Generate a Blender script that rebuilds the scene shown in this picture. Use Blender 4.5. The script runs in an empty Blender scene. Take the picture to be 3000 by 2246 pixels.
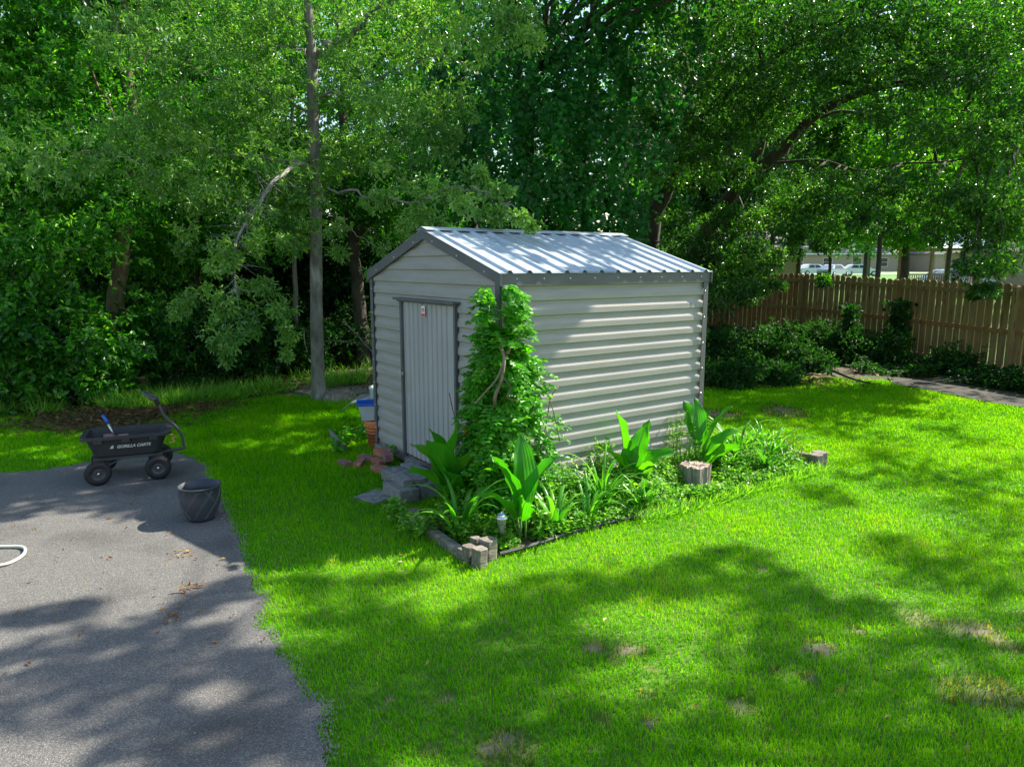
import bpy, math, random
import numpy as np
from mathutils import Vector, Matrix
R = math.radians
SC = bpy.context.scene
COL = SC.collection
rng = np.random.default_rng(7)

# ------------------------------------------------------------------ camera, world, sun, exposure
CZ, PITCH, FPX = 2.03, R(9.57), 2060.0
cam_d = bpy.data.cameras.new('camera'); cam = bpy.data.objects.new('camera', cam_d); COL.objects.link(cam)
cam.location = (0, 0, CZ); cam.rotation_euler = (R(90) - PITCH, 0, 0)
cam_d.sensor_width = 36; cam_d.lens = 36 * FPX / 3000; cam_d.clip_end = 2000; cam_d.clip_start = .05
SC.camera = cam
SUN_AZ, SUN_EL = R(63.5), R(43.5)                      # azimuth clockwise from +Y (the view direction)
SX, SY = math.sin(SUN_AZ) / math.tan(SUN_EL), math.cos(SUN_AZ) / math.tan(SUN_EL)
w = bpy.data.worlds.new('World'); SC.world = w; w.use_nodes = True
nt = w.node_tree; bg = nt.nodes['Background']
sky = nt.nodes.new('ShaderNodeTexSky'); sky.sky_type = 'NISHITA'; sky.sun_disc = False
sky.sun_elevation = SUN_EL; sky.sun_rotation = SUN_AZ; sky.air_density = 1.3; sky.dust_density = 1.0
nt.links.new(sky.outputs[0], bg.inputs[0]); bg.inputs[1].default_value = 0.10
sd = bpy.data.lights.new('sun', 'SUN'); sd.energy = 5.0; sd.angle = R(.53); sd.color = (1, .91, .76)
sun = bpy.data.objects.new('sun', sd); COL.objects.link(sun)
sun.rotation_euler = Vector((math.sin(SUN_AZ) * math.cos(SUN_EL), math.cos(SUN_AZ) * math.cos(SUN_EL), math.sin(SUN_EL))).to_track_quat('Z', 'Y').to_euler()
SC.view_settings.view_transform = 'Standard'; SC.view_settings.look = 'None'
SC.view_settings.exposure = 1.4; SC.view_settings.gamma = 1; SC.view_settings.use_curve_mapping = False
SC.cycles.max_bounces = 7; SC.cycles.transmission_bounces = 6; SC.cycles.diffuse_bounces = 4; SC.cycles.glossy_bounces = 3
SC.cycles.sample_clamp_indirect = 6

# ------------------------------------------------------------------ helpers
def tag(o, label=None, cat=None, group=None, kind=None):
    for k, v in (('label', label), ('category', cat), ('group', group), ('kind', kind)):
        if v: o[k] = v
    return o
def empty(name, loc=(0, 0, 0), rz=0, label=None, cat=None, group=None):
    o = bpy.data.objects.new(name, None); o.empty_display_size = .1; COL.objects.link(o)
    o.location = loc; o.rotation_euler = (0, 0, rz); tag(o, label, cat, group); return o

class MB:
    def __init__(s): s.v = []; s.f = []; s.n = 0; s.a = []
    def add(s, v, f, attr=None):
        v = np.asarray(v, dtype=np.float64).reshape(-1, 3); f = np.asarray(f, dtype=np.int64)
        s.v.append(v); s.f.append(f + s.n); s.n += len(v)
        s.a.append(np.full(len(v), .5) if attr is None else np.broadcast_to(attr, (len(v),)))
        return s
    def box(s, c, d, rz=0, rx=0, ry=0):
        x, y, z = np.array(d) / 2.
        v = np.array([(i, j, k) for i in (-x, x) for j in (-y, y) for k in (-z, z)])
        M = np.array(Matrix.Rotation(rz, 3, 'Z') @ Matrix.Rotation(ry, 3, 'Y') @ Matrix.Rotation(rx, 3, 'X'))
        s.add(v @ M.T + np.array(c), [(0, 1, 3, 2), (4, 6, 7, 5), (0, 4, 5, 1), (2, 3, 7, 6), (0, 2, 6, 4), (1, 5, 7, 3)]); return s
    def tube(s, pts, rad, n=8, cap=True, attr=None):
        p = np.array(pts, float); m = len(p); rad = np.broadcast_to(rad, (m,))
        t = np.gradient(p, axis=0); t /= np.linalg.norm(t, axis=1)[:, None] + 1e-9
        ref = np.array([0, 0, 1.]) if abs(t[0][2]) < .9 else np.array([1., 0, 0])
        a = np.cross(t[0], ref); a /= np.linalg.norm(a); ang = np.arange(n) * 2 * np.pi / n; vs = []
        for i in range(m):
            a = a - t[i] * (a @ t[i]); a /= np.linalg.norm(a) + 1e-9; b = np.cross(t[i], a)
            vs.append(p[i] + rad[i] * (np.cos(ang)[:, None] * a + np.sin(ang)[:, None] * b))
        v = np.concatenate(vs); i = np.arange(m - 1)[:, None] * n; j = np.arange(n); k = (j + 1) % n
        f = np.stack([i + j, i + k, i + n + k, i + n + j], -1).reshape(-1, 4)
        s.add(v, f, attr)
        if cap:
            for o_, rev in ((0, True), ((m - 1) * n, False)):
                idx = list(range(o_, o_ + n)); s.f.append(np.array([idx[::-1] if rev else idx]) + s.n - len(v))
        return s
    def lathe(s, prof, c=(0, 0, 0), n=32, axis='z', close=False):
        prof = np.array(prof, float); a = np.arange(n) * 2 * np.pi / n; m = len(prof)
        X = prof[:, 0][:, None] * np.cos(a); Y = prof[:, 0][:, None] * np.sin(a); Z = np.repeat(prof[:, 1][:, None], n, 1)
        v = np.stack([X, Y, Z] if axis == 'z' else [X, Z, Y], -1).reshape(-1, 3) + np.array(c)
        i = np.arange(m - 1)[:, None] * n; j = np.arange(n); k = (j + 1) % n
        f = np.stack([i + j, i + k, i + n + k, i + n + j], -1).reshape(-1, 4)
        s.add(v, f); return s
    def grid(s, V, attr=None):
        V = np.asarray(V, float); m, n = V.shape[:2]; i = np.arange(m - 1)[:, None] * n; j = np.arange(n - 1)
        s.add(V.reshape(-1, 3), np.stack([i + j, i + j + 1, i + n + j + 1, i + n + j], -1).reshape(-1, 4), attr); return s
    def prism(s, poly, z0, z1, M=None):
        n = len(poly); v = [(x, y, z0) for x, y in poly] + [(x, y, z1) for x, y in poly]
        v = np.array(v, float)
        if M is not None: v = v @ np.array(M.to_3x3()).T + np.array(M.translation)
        base = s.n; s.add(v, [(i, (i + 1) % n, n + (i + 1) % n, n + i) for i in range(n)])
        s.f.append(np.array([list(range(n))[::-1]]) + base); s.f.append(np.array([list(range(n, 2 * n))]) + base); return s
    def build(s, name, mat, parent=None, smooth=False, bevel=0, loc=None):
        me = bpy.data.meshes.new(name); v = np.concatenate(s.v)
        tot = np.concatenate([np.full(len(f), f.shape[1]) for f in s.f]); idx = np.concatenate([f.ravel() for f in s.f])
        me.vertices.add(len(v)); me.vertices.foreach_set('co', v.ravel().astype(np.float32))
        me.loops.add(len(idx)); me.loops.foreach_set('vertex_index', idx.astype(np.int32))
        me.polygons.add(len(tot)); st = np.concatenate([[0], np.cumsum(tot)[:-1]])
        me.polygons.foreach_set('loop_start', st.astype(np.int32)); me.polygons.foreach_set('loop_total', tot.astype(np.int32))
        me.polygons.foreach_set('use_smooth', np.full(len(tot), bool(smooth)))
        at = me.attributes.new('var', 'FLOAT', 'POINT'); at.data.foreach_set('value', np.concatenate(s.a).astype(np.float32))
        me.update(calc_edges=True); me.materials.append(mat)
        o = bpy.data.objects.new(name, me); COL.objects.link(o)
        if parent: o.parent = parent
        if loc is not None: o.location = loc
        if bevel:
            b = o.modifiers.new('bevel', 'BEVEL'); b.width = bevel; b.segments = 2; b.limit_method = 'ANGLE'
        return o

def cat(L): return np.concatenate(L)
def unit(v): return v / (np.linalg.norm(v, axis=-1, keepdims=True) + 1e-9)
def ray(px, py):
    a = (px - 1500) / FPX; b = (1123 - py) / FPX
    return np.array([a, math.cos(PITCH) + math.sin(PITCH) * b, -math.sin(PITCH) + math.cos(PITCH) * b])
def G(px, py, z=0):
    r = ray(px, py); return np.array([0, 0, CZ]) + r * (z - CZ) / r[2]
def P(px, py, Y):
    r = ray(px, py); return np.array([0, 0, CZ]) + r * Y / r[1]
SA = R(34.75); SO = np.array([-.081, 5.536, 0])
def S(x, y, z=0):
    return np.array([SO[0] + math.cos(SA) * x - math.sin(SA) * y, SO[1] + math.sin(SA) * x + math.cos(SA) * y, z])
def S2(x, y): return tuple(S(x, y)[:2])
def inv(p):
    d = np.asarray(p)[..., :2] - SO[:2]
    return np.stack([d[..., 0] * math.cos(SA) + d[..., 1] * math.sin(SA), -d[..., 0] * math.sin(SA) + d[..., 1] * math.cos(SA)], -1)
def terr(x, y):
    return .0085 * np.clip(np.asarray(y, float) - 14, 0, 200)
def inpoly(pts, poly):
    poly = np.asarray(poly)[:, :2]; x, y = pts[:, 0], pts[:, 1]; c = np.zeros(len(pts), bool); j = len(poly) - 1
    for i in range(len(poly)):
        xi, yi = poly[i]; xj, yj = poly[j]
        c ^= ((yi > y) != (yj > y)) & (x < (xj - xi) * (y - yi) / (yj - yi + 1e-12) + xi); j = i
    return c
def smooth_path(pts, n=8):
    p = np.array(pts, float); q = []
    pp = np.vstack([2 * p[0] - p[1], p, 2 * p[-1] - p[-2]])
    for i in range(1, len(pp) - 2):
        for t in np.linspace(0, 1, n, endpoint=False):
            a, b, c, d = pp[i - 1], pp[i], pp[i + 1], pp[i + 2]
            q.append(.5 * (2 * b + (c - a) * t + (2 * a - 5 * b + 4 * c - d) * t * t + (3 * b - a - 3 * c + d) * t ** 3))
    q.append(p[-1]); return np.array(q)
def vnoise(x, y, seed=0):                           # value noise, vectorised
    xi, yi = np.floor(x).astype(int), np.floor(y).astype(int); fx, fy = x - xi, y - yi
    fx = fx * fx * (3 - 2 * fx); fy = fy * fy * (3 - 2 * fy)
    def h(a, b):
        n = (a * 374761393 + b * 668265263 + seed * 1442695041) & 0xffffffff
        n = ((n ^ (n >> 13)) * 1274126177) & 0xffffffff; return ((n ^ (n >> 16)) & 0xffff) / 65535.
    return (h(xi, yi) * (1 - fx) + h(xi + 1, yi) * fx) * (1 - fy) + (h(xi, yi + 1) * (1 - fx) + h(xi + 1, yi + 1) * fx) * fy

# ------------------------------------------------------------------ materials
def mat(name, c1, c2=None, scale=8, rough=.7, metal=0, bump=0, bscale=60, detail=4, c3=None, s3=1.5, f3=(.55, .7), stretch=None, spec=.5):
    m = bpy.data.materials.new(name); m.use_nodes = True; t = m.node_tree; N = t.nodes; L = t.links
    b = N['Principled BSDF']; b.inputs['Roughness'].default_value = rough; b.inputs['Metallic'].default_value = metal
    b.inputs['Specular IOR Level'].default_value = spec
    b.inputs['Base Color'].default_value = (*c1, 1)
    tc = N.new('ShaderNodeTexCoord'); src = tc.outputs['Object']
    if stretch:
        mp = N.new('ShaderNodeMapping'); mp.inputs['Scale'].default_value = stretch; L.new(src, mp.inputs[0]); src = mp.outputs[0]
    if c2:
        n = N.new('ShaderNodeTexNoise'); n.inputs['Scale'].default_value = scale; n.inputs['Detail'].default_value = detail
        L.new(src, n.inputs['Vector']); r = N.new('ShaderNodeValToRGB')
        r.color_ramp.elements[0].position = .32; r.color_ramp.elements[1].position = .68
        r.color_ramp.elements[0].color = (*c1, 1); r.color_ramp.elements[1].color = (*c2, 1)
        L.new(n.outputs['Fac'], r.inputs[0]); out = r.outputs[0]
        if c3:
            n2 = N.new('ShaderNodeTexNoise'); n2.inputs['Scale'].default_value = s3; n2.inputs['Detail'].default_value = 6; L.new(src, n2.inputs['Vector'])
            r2 = N.new('ShaderNodeValToRGB'); r2.color_ramp.elements[0].position = f3[0]; r2.color_ramp.elements[1].position = f3[1]
            r2.color_ramp.elements[0].color = (0, 0, 0, 1); r2.color_ramp.elements[1].color = (1, 1, 1, 1); L.new(n2.outputs['Fac'], r2.inputs[0])
            mx = N.new('ShaderNodeMix'); mx.data_type = 'RGBA'; L.new(r2.outputs[0], mx.inputs[0]); L.new(out, mx.inputs[6]); mx.inputs[7].default_value = (*c3, 1); out = mx.outputs[2]
        L.new(out, b.inputs['Base Color'])
    if bump:
        n = N.new('ShaderNodeTexNoise'); n.inputs['Scale'].default_value = bscale; n.inputs['Detail'].default_value = 5; L.new(src, n.inputs['Vector'])
        bp = N.new('ShaderNodeBump'); bp.inputs['Strength'].default_value = bump; bp.inputs['Distance'].default_value = .01
        L.new(n.outputs['Fac'], bp.inputs['Height']); L.new(bp.outputs[0], b.inputs['Normal'])
    return m
def leafmat(name, cols, trans, rough=.42, tf=.45, spec=.5):
    """cols: ramp colours over the per-leaf attribute 'var'; thin leaf that passes some light"""
    m = bpy.data.materials.new(name); m.use_nodes = True; t = m.node_tree; N = t.nodes; L = t.links
    b = N['Principled BSDF']; b.inputs['Roughness'].default_value = rough; b.inputs['Specular IOR Level'].default_value = spec
    a = N.new('ShaderNodeAttribute'); a.attribute_name = 'var'
    r = N.new('ShaderNodeValToRGB'); e = r.color_ramp.elements; e[0].color = (*cols[0], 1); e[1].color = (*cols[-1], 1)
    for i, c in enumerate(cols[1:-1]): x = e.new((i + 1) / (len(cols) - 1)); x.color = (*c, 1)
    L.new(a.outputs['Fac'], r.inputs[0]); L.new(r.outputs[0], b.inputs['Base Color'])
    mul = N.new('ShaderNodeMix'); mul.data_type = 'RGBA'; mul.blend_type = 'MULTIPLY'; mul.inputs[0].default_value = 1
    L.new(r.outputs[0], mul.inputs[6]); mul.inputs[7].default_value = (*trans, 1)
    tr = N.new('ShaderNodeBsdfTranslucent'); L.new(mul.outputs[2], tr.inputs[0])
    mx = N.new('ShaderNodeMixShader'); mx.inputs[0].default_value = tf
    L.new(b.outputs[0], mx.inputs[1]); L.new(tr.outputs[0], mx.inputs[2]); L.new(mx.outputs[0], N['Material Output'].inputs[0]); return m

M = {}
M['bark'] = mat('bark_grey', (.10, .095, .08), (.22, .21, .185), 14, .9, bump=.9, bscale=45, stretch=(1, 1, .35), c3=(.3, .31, .28), s3=5, f3=(.56, .66))
M['bark_dark'] = mat('bark_dark', (.03, .026, .02), (.08, .07, .055), 10, .95, bump=.8, bscale=30, stretch=(1, 1, .4))
M['bark_brown'] = mat('bark_brown', (.09, .07, .045), (.2, .155, .1), 10, .95, bump=.8, bscale=30, stretch=(1, 1, .4))
M['deadwood'] = mat('dead_branch', (.2, .19, .19), (.34, .33, .33), 20, .9, bump=.4)
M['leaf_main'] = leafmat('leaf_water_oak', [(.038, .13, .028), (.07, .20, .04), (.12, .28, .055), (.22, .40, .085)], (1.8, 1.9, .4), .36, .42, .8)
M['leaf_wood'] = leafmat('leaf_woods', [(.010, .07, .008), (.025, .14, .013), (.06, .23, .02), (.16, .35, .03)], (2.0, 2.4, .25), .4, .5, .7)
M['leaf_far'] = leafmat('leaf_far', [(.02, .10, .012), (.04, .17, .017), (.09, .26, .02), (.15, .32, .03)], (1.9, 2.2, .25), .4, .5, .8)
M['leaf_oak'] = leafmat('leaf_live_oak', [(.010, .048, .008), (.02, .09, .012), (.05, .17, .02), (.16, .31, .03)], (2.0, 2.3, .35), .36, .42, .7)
M['leaf_vine'] = leafmat('leaf_wild_vine', [(.008, .075, .010), (.018, .14, .016), (.045, .28, .025)], (1.7, 2.2, .25), .4, .5)
M['leaf_creeper'] = leafmat('leaf_creeper', [(.03, .16, .012), (.06, .26, .016), (.12, .36, .02), (.3, .48, .035)], (1.6, 1.9, .25), .4, .5)
M['leaf_big'] = leafmat('leaf_broad', [(.03, .22, .012), (.06, .3, .014), (.14, .38, .016)], (1.6, 1.7, .2), .36, .5)
M['leaf_strap'] = leafmat('leaf_strap', [(.04, .2, .015), (.09, .32, .03), (.18, .44, .05)], (1.5, 1.7, .3), .33, .45)
M['leaf_cover'] = leafmat('leaf_cover', [(.04, .16, .010), (.09, .27, .014), (.2, .42, .03), (.42, .58, .18)], (1.5, 1.8, .3), .45)
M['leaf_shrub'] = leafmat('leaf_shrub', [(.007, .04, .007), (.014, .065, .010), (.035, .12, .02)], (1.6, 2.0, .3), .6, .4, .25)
M['grass'] = leafmat('grass_blade', [(.07, .15, .008), (.035, .24, .002), (.115, .43, .002), (.235, .60, .003), (.30, .30, .09)], (1.9, 1.4, .1), .7, .45, .05)
M['stem'] = mat('green_stem', (.08, .2, .03), (.14, .28, .05), 10, .5)
M['vine_wood'] = mat('vine_wood', (.12, .09, .055), (.24, .19, .13), 12, .85)

# ------------------------------------------------------------------ leaf scatter
def add_leaves(mb, p, d, n, L_, W_, var, wide=.5, fold=.12):
    """one kite-shaped, slightly folded leaf per row of p (base), d (direction), n (face normal)"""
    s = unit(np.cross(d, n)); nn = np.cross(s, d); L_ = np.broadcast_to(L_, (len(p),))[:, None]; W_ = np.broadcast_to(W_, (len(p),))[:, None]
    mid = p + d * L_ * wide
    v = np.stack([p, mid + s * W_ / 2 + nn * L_ * fold * .5, p + d * L_ - nn * L_ * fold, mid - s * W_ / 2 + nn * L_ * fold * .5], 1).reshape(-1, 3)
    mb.add(v, np.arange(len(p) * 4).reshape(-1, 4), np.repeat(var, 4))
def add_wide(mb, p, d, n, L_, W_, var):
    """rounder six-sided leaf in two halves"""
    s = unit(np.cross(d, n)); nn = np.cross(s, d); k = len(p); L_ = np.broadcast_to(L_, (k,))[:, None]; W_ = np.broadcast_to(W_, (k,))[:, None]
    a = p + d * L_ * .22; b = p + d * L_ * .68; t = p + d * L_ - nn * L_ * .12; up = nn * L_ * .06
    v = np.stack([p, a + s * W_ * .45 + up, b + s * W_ * .42 + up, t, b - s * W_ * .42 + up, a - s * W_ * .45 + up], 1).reshape(-1, 3)
    i = np.arange(k)[:, None] * 6
    mb.add(v, cat([i + [0, 1, 2, 3], i + [0, 3, 4, 5]]), np.repeat(var, 6))
def clumps_in(ell, n, r, seed_rng, shell=.45):
    """n clump centres inside an ellipsoid (cx,cy,cz,rx,ry,rz), biased outward"""
    u = unit(seed_rng.normal(size=(n, 3))); k = seed_rng.uniform(shell, 1, n) ** .7
    c = np.array(ell[:3]) + u * k[:, None] * np.array(ell[3:])
    return np.column_stack([c, seed_rng.uniform(.7, 1.3, n) * r])
def sprays(mb, clumps, per, nleaf, L_, W_, g, flat=.45, droop=.25, wide=.5, rosette=False, vbias=0, wideleaf=False, twig=None):
    """each clump gets `per` twigs, each twig nleaf leaves; flat = vertical squash of the clump"""
    m = len(clumps); C = np.repeat(clumps[:, :3], per, 0); r = np.repeat(clumps[:, 3], per)
    cv = np.repeat(g.uniform(-.22, .22, m), per)
    u = unit(g.normal(size=(len(C), 3)) * [1, 1, .8]); u[:, 2] *= flat
    start = C + u * (g.uniform(.1, 1, len(C)) ** .6 * r)[:, None]
    d = unit(u + g.normal(size=u.shape) * .35 + [0, 0, -droop]); tl = g.uniform(.5, 1, len(C)) * r * .55
    if twig is not None:
        k = np.arange(len(C))[::4]
        for i in k: twig.tube([C[i], (C[i] + start[i]) / 2 + [0, 0, .02], start[i] + d[i] * tl[i]], [.007, .005, .002], 3, False)
    n = nleaf; P0 = np.repeat(start, n, 0); D = np.repeat(d, n, 0); T = np.repeat(tl, n)
    t = g.uniform(0, 1, len(P0)) if not rosette else np.clip(1 - np.abs(g.normal(0, .12, len(P0))), 0, 1)
    p = P0 + D * (t * T)[:, None] + g.normal(size=P0.shape) * .012
    ld = unit(D * (.6 if not rosette else .35) + g.normal(size=D.shape) * .75 + [0, 0, -.15])
    nm = unit(g.normal(size=D.shape) * .6 + [.12, -.1, .9])
    sz = g.uniform(.65, 1.2, len(p)); var = np.clip(np.repeat(cv, n) + g.normal(.45 + vbias, .2, len(p)), 0, 1)
    (add_wide if wideleaf else add_leaves)(mb, p, ld, nm, L_ * sz, W_ * sz, var, *(() if wideleaf else (wide,)))
def limb(mb, a, b, r0, r1, g, sag=.1, n=7, sides=7, wob=.06):
    a, b = np.array(a, float), np.array(b, float); L_ = np.linalg.norm(b - a); t = np.linspace(0, 1, n)[:, None]
    p = a + (b - a) * t + np.array([0, 0, 1]) * sag * L_ * (t * (1 - t)) * 4 + g.normal(size=(n, 3)) * wob * L_ * .3 * np.sin(np.pi * t)
    mb.tube(p, np.linspace(r0, r1, n), sides)
def tree(name, base, top, r0, ells, label, group, trunkmat, leafm, g, ncl, rcl, per, nleaf, L_, W_, path=None, cat_='tree', limbs=8, vb=0, wideleaf=False, flat=.45, droop=.25, extra=None):
    root = empty(name, base, 0, label, cat_, group); base = np.array(base, float)
    tb = MB(); path = [base, top] if path is None else path
    pp = smooth_path([np.array(q, float) for q in path], 6) - base
    pp[1:-1] += g.normal(size=(len(pp) - 2, 3)) * r0 * .12
    k = len(pp); rr = np.linspace(r0, r0 * .35, k); rr[0] = r0 * 1.35
    tb.tube(pp, rr, 12)
    lb = MB(); allc = []
    for e in ells:
        n = max(3, int(ncl * e[6]) if len(e) > 6 else ncl)
        allc.append(clumps_in(e[:6], n, rcl, g))
    allc = cat(allc)
    if extra is not None: allc = cat([allc, np.array(extra)])
    for i in g.permutation(len(allc))[:limbs]:
        c = allc[i][:3] - base; zz = pp[:, 2]; j = int(np.clip(np.searchsorted(zz, c[2] * .75), 1, k - 1))
        limb(tb, pp[j], c, rr[j] * .5, .012, g, .06)
    tb.build('trunk', trunkmat, root, True)
    cl = allc.copy(); cl[:, :3] -= base
    sprays(lb, cl, per, nleaf, L_, W_, g, vbias=vb, wideleaf=wideleaf, flat=flat, droop=droop)
    lb.build('crown', leafm, root)
    return root

# ------------------------------------------------------------------ setting: ground, lawn, driveway, path, bare earth
M['soil'] = mat('forest_floor', (.045, .032, .018), (.11, .08, .05), 9, .95, bump=.8, bscale=40, c3=(.02, .06, .012), s3=1.2, f3=(.45, .6))
M['far_lawn'] = mat('far_lawn', (.05, .17, .015), (.085, .23, .025), 2, .95, bump=.6, bscale=30)
M['turf'] = mat('turf_base', (.035, .13, .004), (.06, .22, .005), 22, .95, bump=.6, bscale=120, c3=(.22, .17, .12), s3=1.1, f3=(.62, .76))
gx = np.concatenate([np.linspace(-220, -20, 12), np.linspace(-18, 24, 43), np.linspace(26, 220, 14)])
gy = np.concatenate([np.linspace(-30, 0, 6), np.linspace(1, 40, 40), np.linspace(45, 330, 20)])
X, Y = np.meshgrid(gx, gy); Z = terr(X, Y) - .012
tag(MB().grid(np.stack([X, Y, Z], -1)).build('ground', M['soil'], smooth=True), kind='structure')
drive = [G(*q)[:2] for q in [(109, 1383), (180, 1374), (254, 1358), (330, 1350), (362, 1338), (440, 1330), (525, 1330), (560, 1345), (598, 1366), (604, 1392), (616, 1415), (634, 1440), (645, 1468), (660, 1500), (672, 1535), (690, 1570), (702, 1605), (712, 1640), (722, 1680), (734, 1705), (737, 1735), (768, 1760), (776, 1785), (760, 1800), (738, 1812), (742, 1835), (775, 1860), (800, 1885), (812, 1925), (835, 1950), (862, 1975), (872, 2010), (880, 2045), (925, 2065), (944, 2090), (930, 2120), (925, 2160), (945, 2200), (956, 2246)]]
drive = [np.array([-9.5, 6.1]), np.array([-6, 6.45])] + drive + [np.array([-.55, 1.0]), np.array([-9.5, -1])]
rr_ = np.random.default_rng(3); dd = []
for i, p in enumerate(drive):                      # ragged edge
    q = drive[(i + 1) % len(drive)]
    if 1 <= i < len(drive) - 3:
        nseg = 5
        for k in range(nseg):
            t = k / nseg; e = p + (q - p) * t; nrm = np.array([-(q - p)[1], (q - p)[0]]); nrm = nrm / (np.linalg.norm(nrm) + 1e-6)
            dd.append(e + nrm * rr_.normal() * .012)
    else: dd.append(p)
drive = np.array(dd)
def sheet(name, poly, z, m, kind='structure', thick=.03):
    mb = MB(); mb.prism([tuple(p) for p in poly], z - thick, z); return tag(mb.build(name, m), kind=kind)
lawn_poly = np.array([(-12, -3), (14, -3), (13.5, 5), (9.4, 10.2), (7.5, 10.1), (6.6, 12.4), (4.6, 12.9), (3.3, 12.2), (2.0, 10.9), (.4, 11.2), (-1.8, 10.6), (-3.4, 10.6), (-4.3, 10.4), (-5.2, 9.9), (-6.2, 9.7), (-7.4, 9.0), (-8.5, 8.6), (-12, 8.3)])
asph = mat('driveway_asphalt', (.108, .108, .107), (.158, .156, .152), 170, .95, bump=.8, bscale=220, c3=(.068, .067, .066), s3=1.3, f3=(.5, .72), detail=8)
# pale and dark stones in the asphalt
N = asph.node_tree.nodes; L = asph.node_tree.links; b = N['Principled BSDF']
vo = N.new('ShaderNodeTexVoronoi'); vo.inputs['Scale'].default_value = 210; tc = N.new('ShaderNodeTexCoord'); L.new(tc.outputs['Object'], vo.inputs['Vector'])
sp = N.new('ShaderNodeSeparateColor'); L.new(vo.outputs['Color'], sp.inputs[0]); rm = N.new('ShaderNodeValToRGB'); L.new(sp.outputs[0], rm.inputs[0])
rm.color_ramp.elements[0].color = (.6, .6, .61, 1); rm.color_ramp.elements[0].position = .1; rm.color_ramp.elements[1].color = (1.1, 1.1, 1.08, 1); rm.color_ramp.elements[1].position = .75
x = rm.color_ramp.elements.new(.93); x.color = (1.9, 1.85, 1.8, 1)
mm = N.new('ShaderNodeMix'); mm.data_type = 'RGBA'; mm.blend_type = 'MULTIPLY'; mm.inputs[0].default_value = .8
old = b.inputs['Base Color'].links[0].from_socket; L.new(old, mm.inputs[6]); L.new(rm.outputs[0], mm.inputs[7]); L.new(mm.outputs[2], b.inputs['Base Color'])
sheet('driveway', drive, .016, asph)
path_poly = np.array([G(*q)[:2] for q in [(2600, 1108), (2700, 1118), (2830, 1138), (3000, 1165), (3120, 1190), (3500, 1270), (3500, 1330), (3120, 1225), (3000, 1197), (2900, 1182), (2790, 1160), (2700, 1142), (2620, 1128)]])
M['concrete'] = mat('concrete', (.26, .25, .24), (.36, .35, .33), 12, .9, bump=.5, bscale=90, c3=(.17, .17, .15), s3=2.5)
sheet('path', path_poly, .022, mat('path_concrete_shaded', (.038, .038, .035), (.06, .058, .05), 12, .95, bump=.7, bscale=90, c3=(.07, .06, .045), s3=2))  # concrete path; its base colour is darkened to stand in for shade
M['dirt'] = mat('bare_earth', (.16, .14, .12), (.27, .24, .21), 14, .95, bump=.7, bscale=70, c3=(.11, .085, .06), s3=3)
dirt_poly = np.array([G(*q)[:2] for q in [(860, 1148), (900, 1128), (960, 1112), (1010, 1104), (1110, 1098), (1200, 1098), (1200, 1150), (1100, 1146), (1010, 1156), (940, 1160)]])
sheet('bare_earth', dirt_poly, .006, M['dirt'])
bed_poly = np.array([S(*q)[:2] for q in [(-.74, -.7), (3.34, -.7), (3.34, .05), (2.45, .05), (2.45, -.02), (-.05, -.02), (-.05, .3), (-.3, .35), (-.66, .2)]])
sheet('bed_soil', bed_poly, .025, M['soil'])
xs = np.arange(-34, 90, 4.)
mb = MB(); fx = np.linspace(0, 1, 26); fy = np.linspace(8, 140, 60); X, Y = np.meshgrid(fx, fy); XL = np.interp(Y, [8, 12.6, 15.4, 18.1, 20.6, 23, 30], [10.2, 9.35, 8.74, 7.75, 6.5, 5.1, 4.5]); mb.grid(np.stack([XL + X ** 1.5 * (95 - XL), Y, terr(X, Y) + .02], -1))
tag(mb.build('neighbour_lawn', M['far_lawn'], smooth=True), kind='structure')
mb = MB(); fx = np.linspace(20, 80, 16); fy = np.linspace(97, 108, 4); X, Y = np.meshgrid(fx, fy); mb.grid(np.stack([X, Y, terr(X, Y) + .05], -1))
tag(mb.build('road', M['concrete']), kind='structure')

# grass blades: one mass nobody could count
def grass(name, n, area, hmin, hmax, wd, g, mask, varf):
    x = g.uniform(area[0], area[2], n); y = area[1] * (area[3] / area[1]) ** g.uniform(0, 1, n)
    p = np.column_stack([x, y]); k = mask(p); p = p[k]; m = len(p)
    bare, tall, var = varf(p); k = g.uniform(0, 1, m) > bare; p = p[k]; tall = tall[k]; var = var[k]; m = len(p)
    sc = np.clip(p[:, 1] / 4.5, .9, 2.2)
    h = g.uniform(hmin, hmax, m) * tall * (0.8 + .2 * sc); wdt = wd * sc * g.uniform(.7, 1.3, m)
    az = g.uniform(0, 2 * np.pi, m); lean = g.uniform(.15, 1.1, m); s = np.column_stack([-np.sin(az), np.cos(az), np.zeros(m)]); d = np.column_stack([np.cos(az), np.sin(az), np.zeros(m)])
    P0 = np.column_stack([p, np.zeros(m)]); up = np.array([0, 0, 1.])
    mid = P0 + d * (h * lean * .3)[:, None] + up * (h * .6)[:, None]; tip = P0 + d * (h * lean)[:, None] + up * h[:, None]
    v = np.stack([P0 - s * wdt[:, None] / 2, P0 + s * wdt[:, None] / 2, mid + s * wdt[:, None] * .35, mid - s * wdt[:, None] * .35, tip], 1).reshape(-1, 3)
    i = np.arange(m)[:, None] * 5; mb = MB(); vv = np.repeat(np.clip(var + g.normal(0, .13, m), 0, 1), 5)
    mb.add(v, i + [0, 1, 2, 3], vv); mb.f.append((i + [3, 2, 4]).reshape(-1, 3))
    return tag(mb.build(name, M['grass']), kind='stuff')
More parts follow.
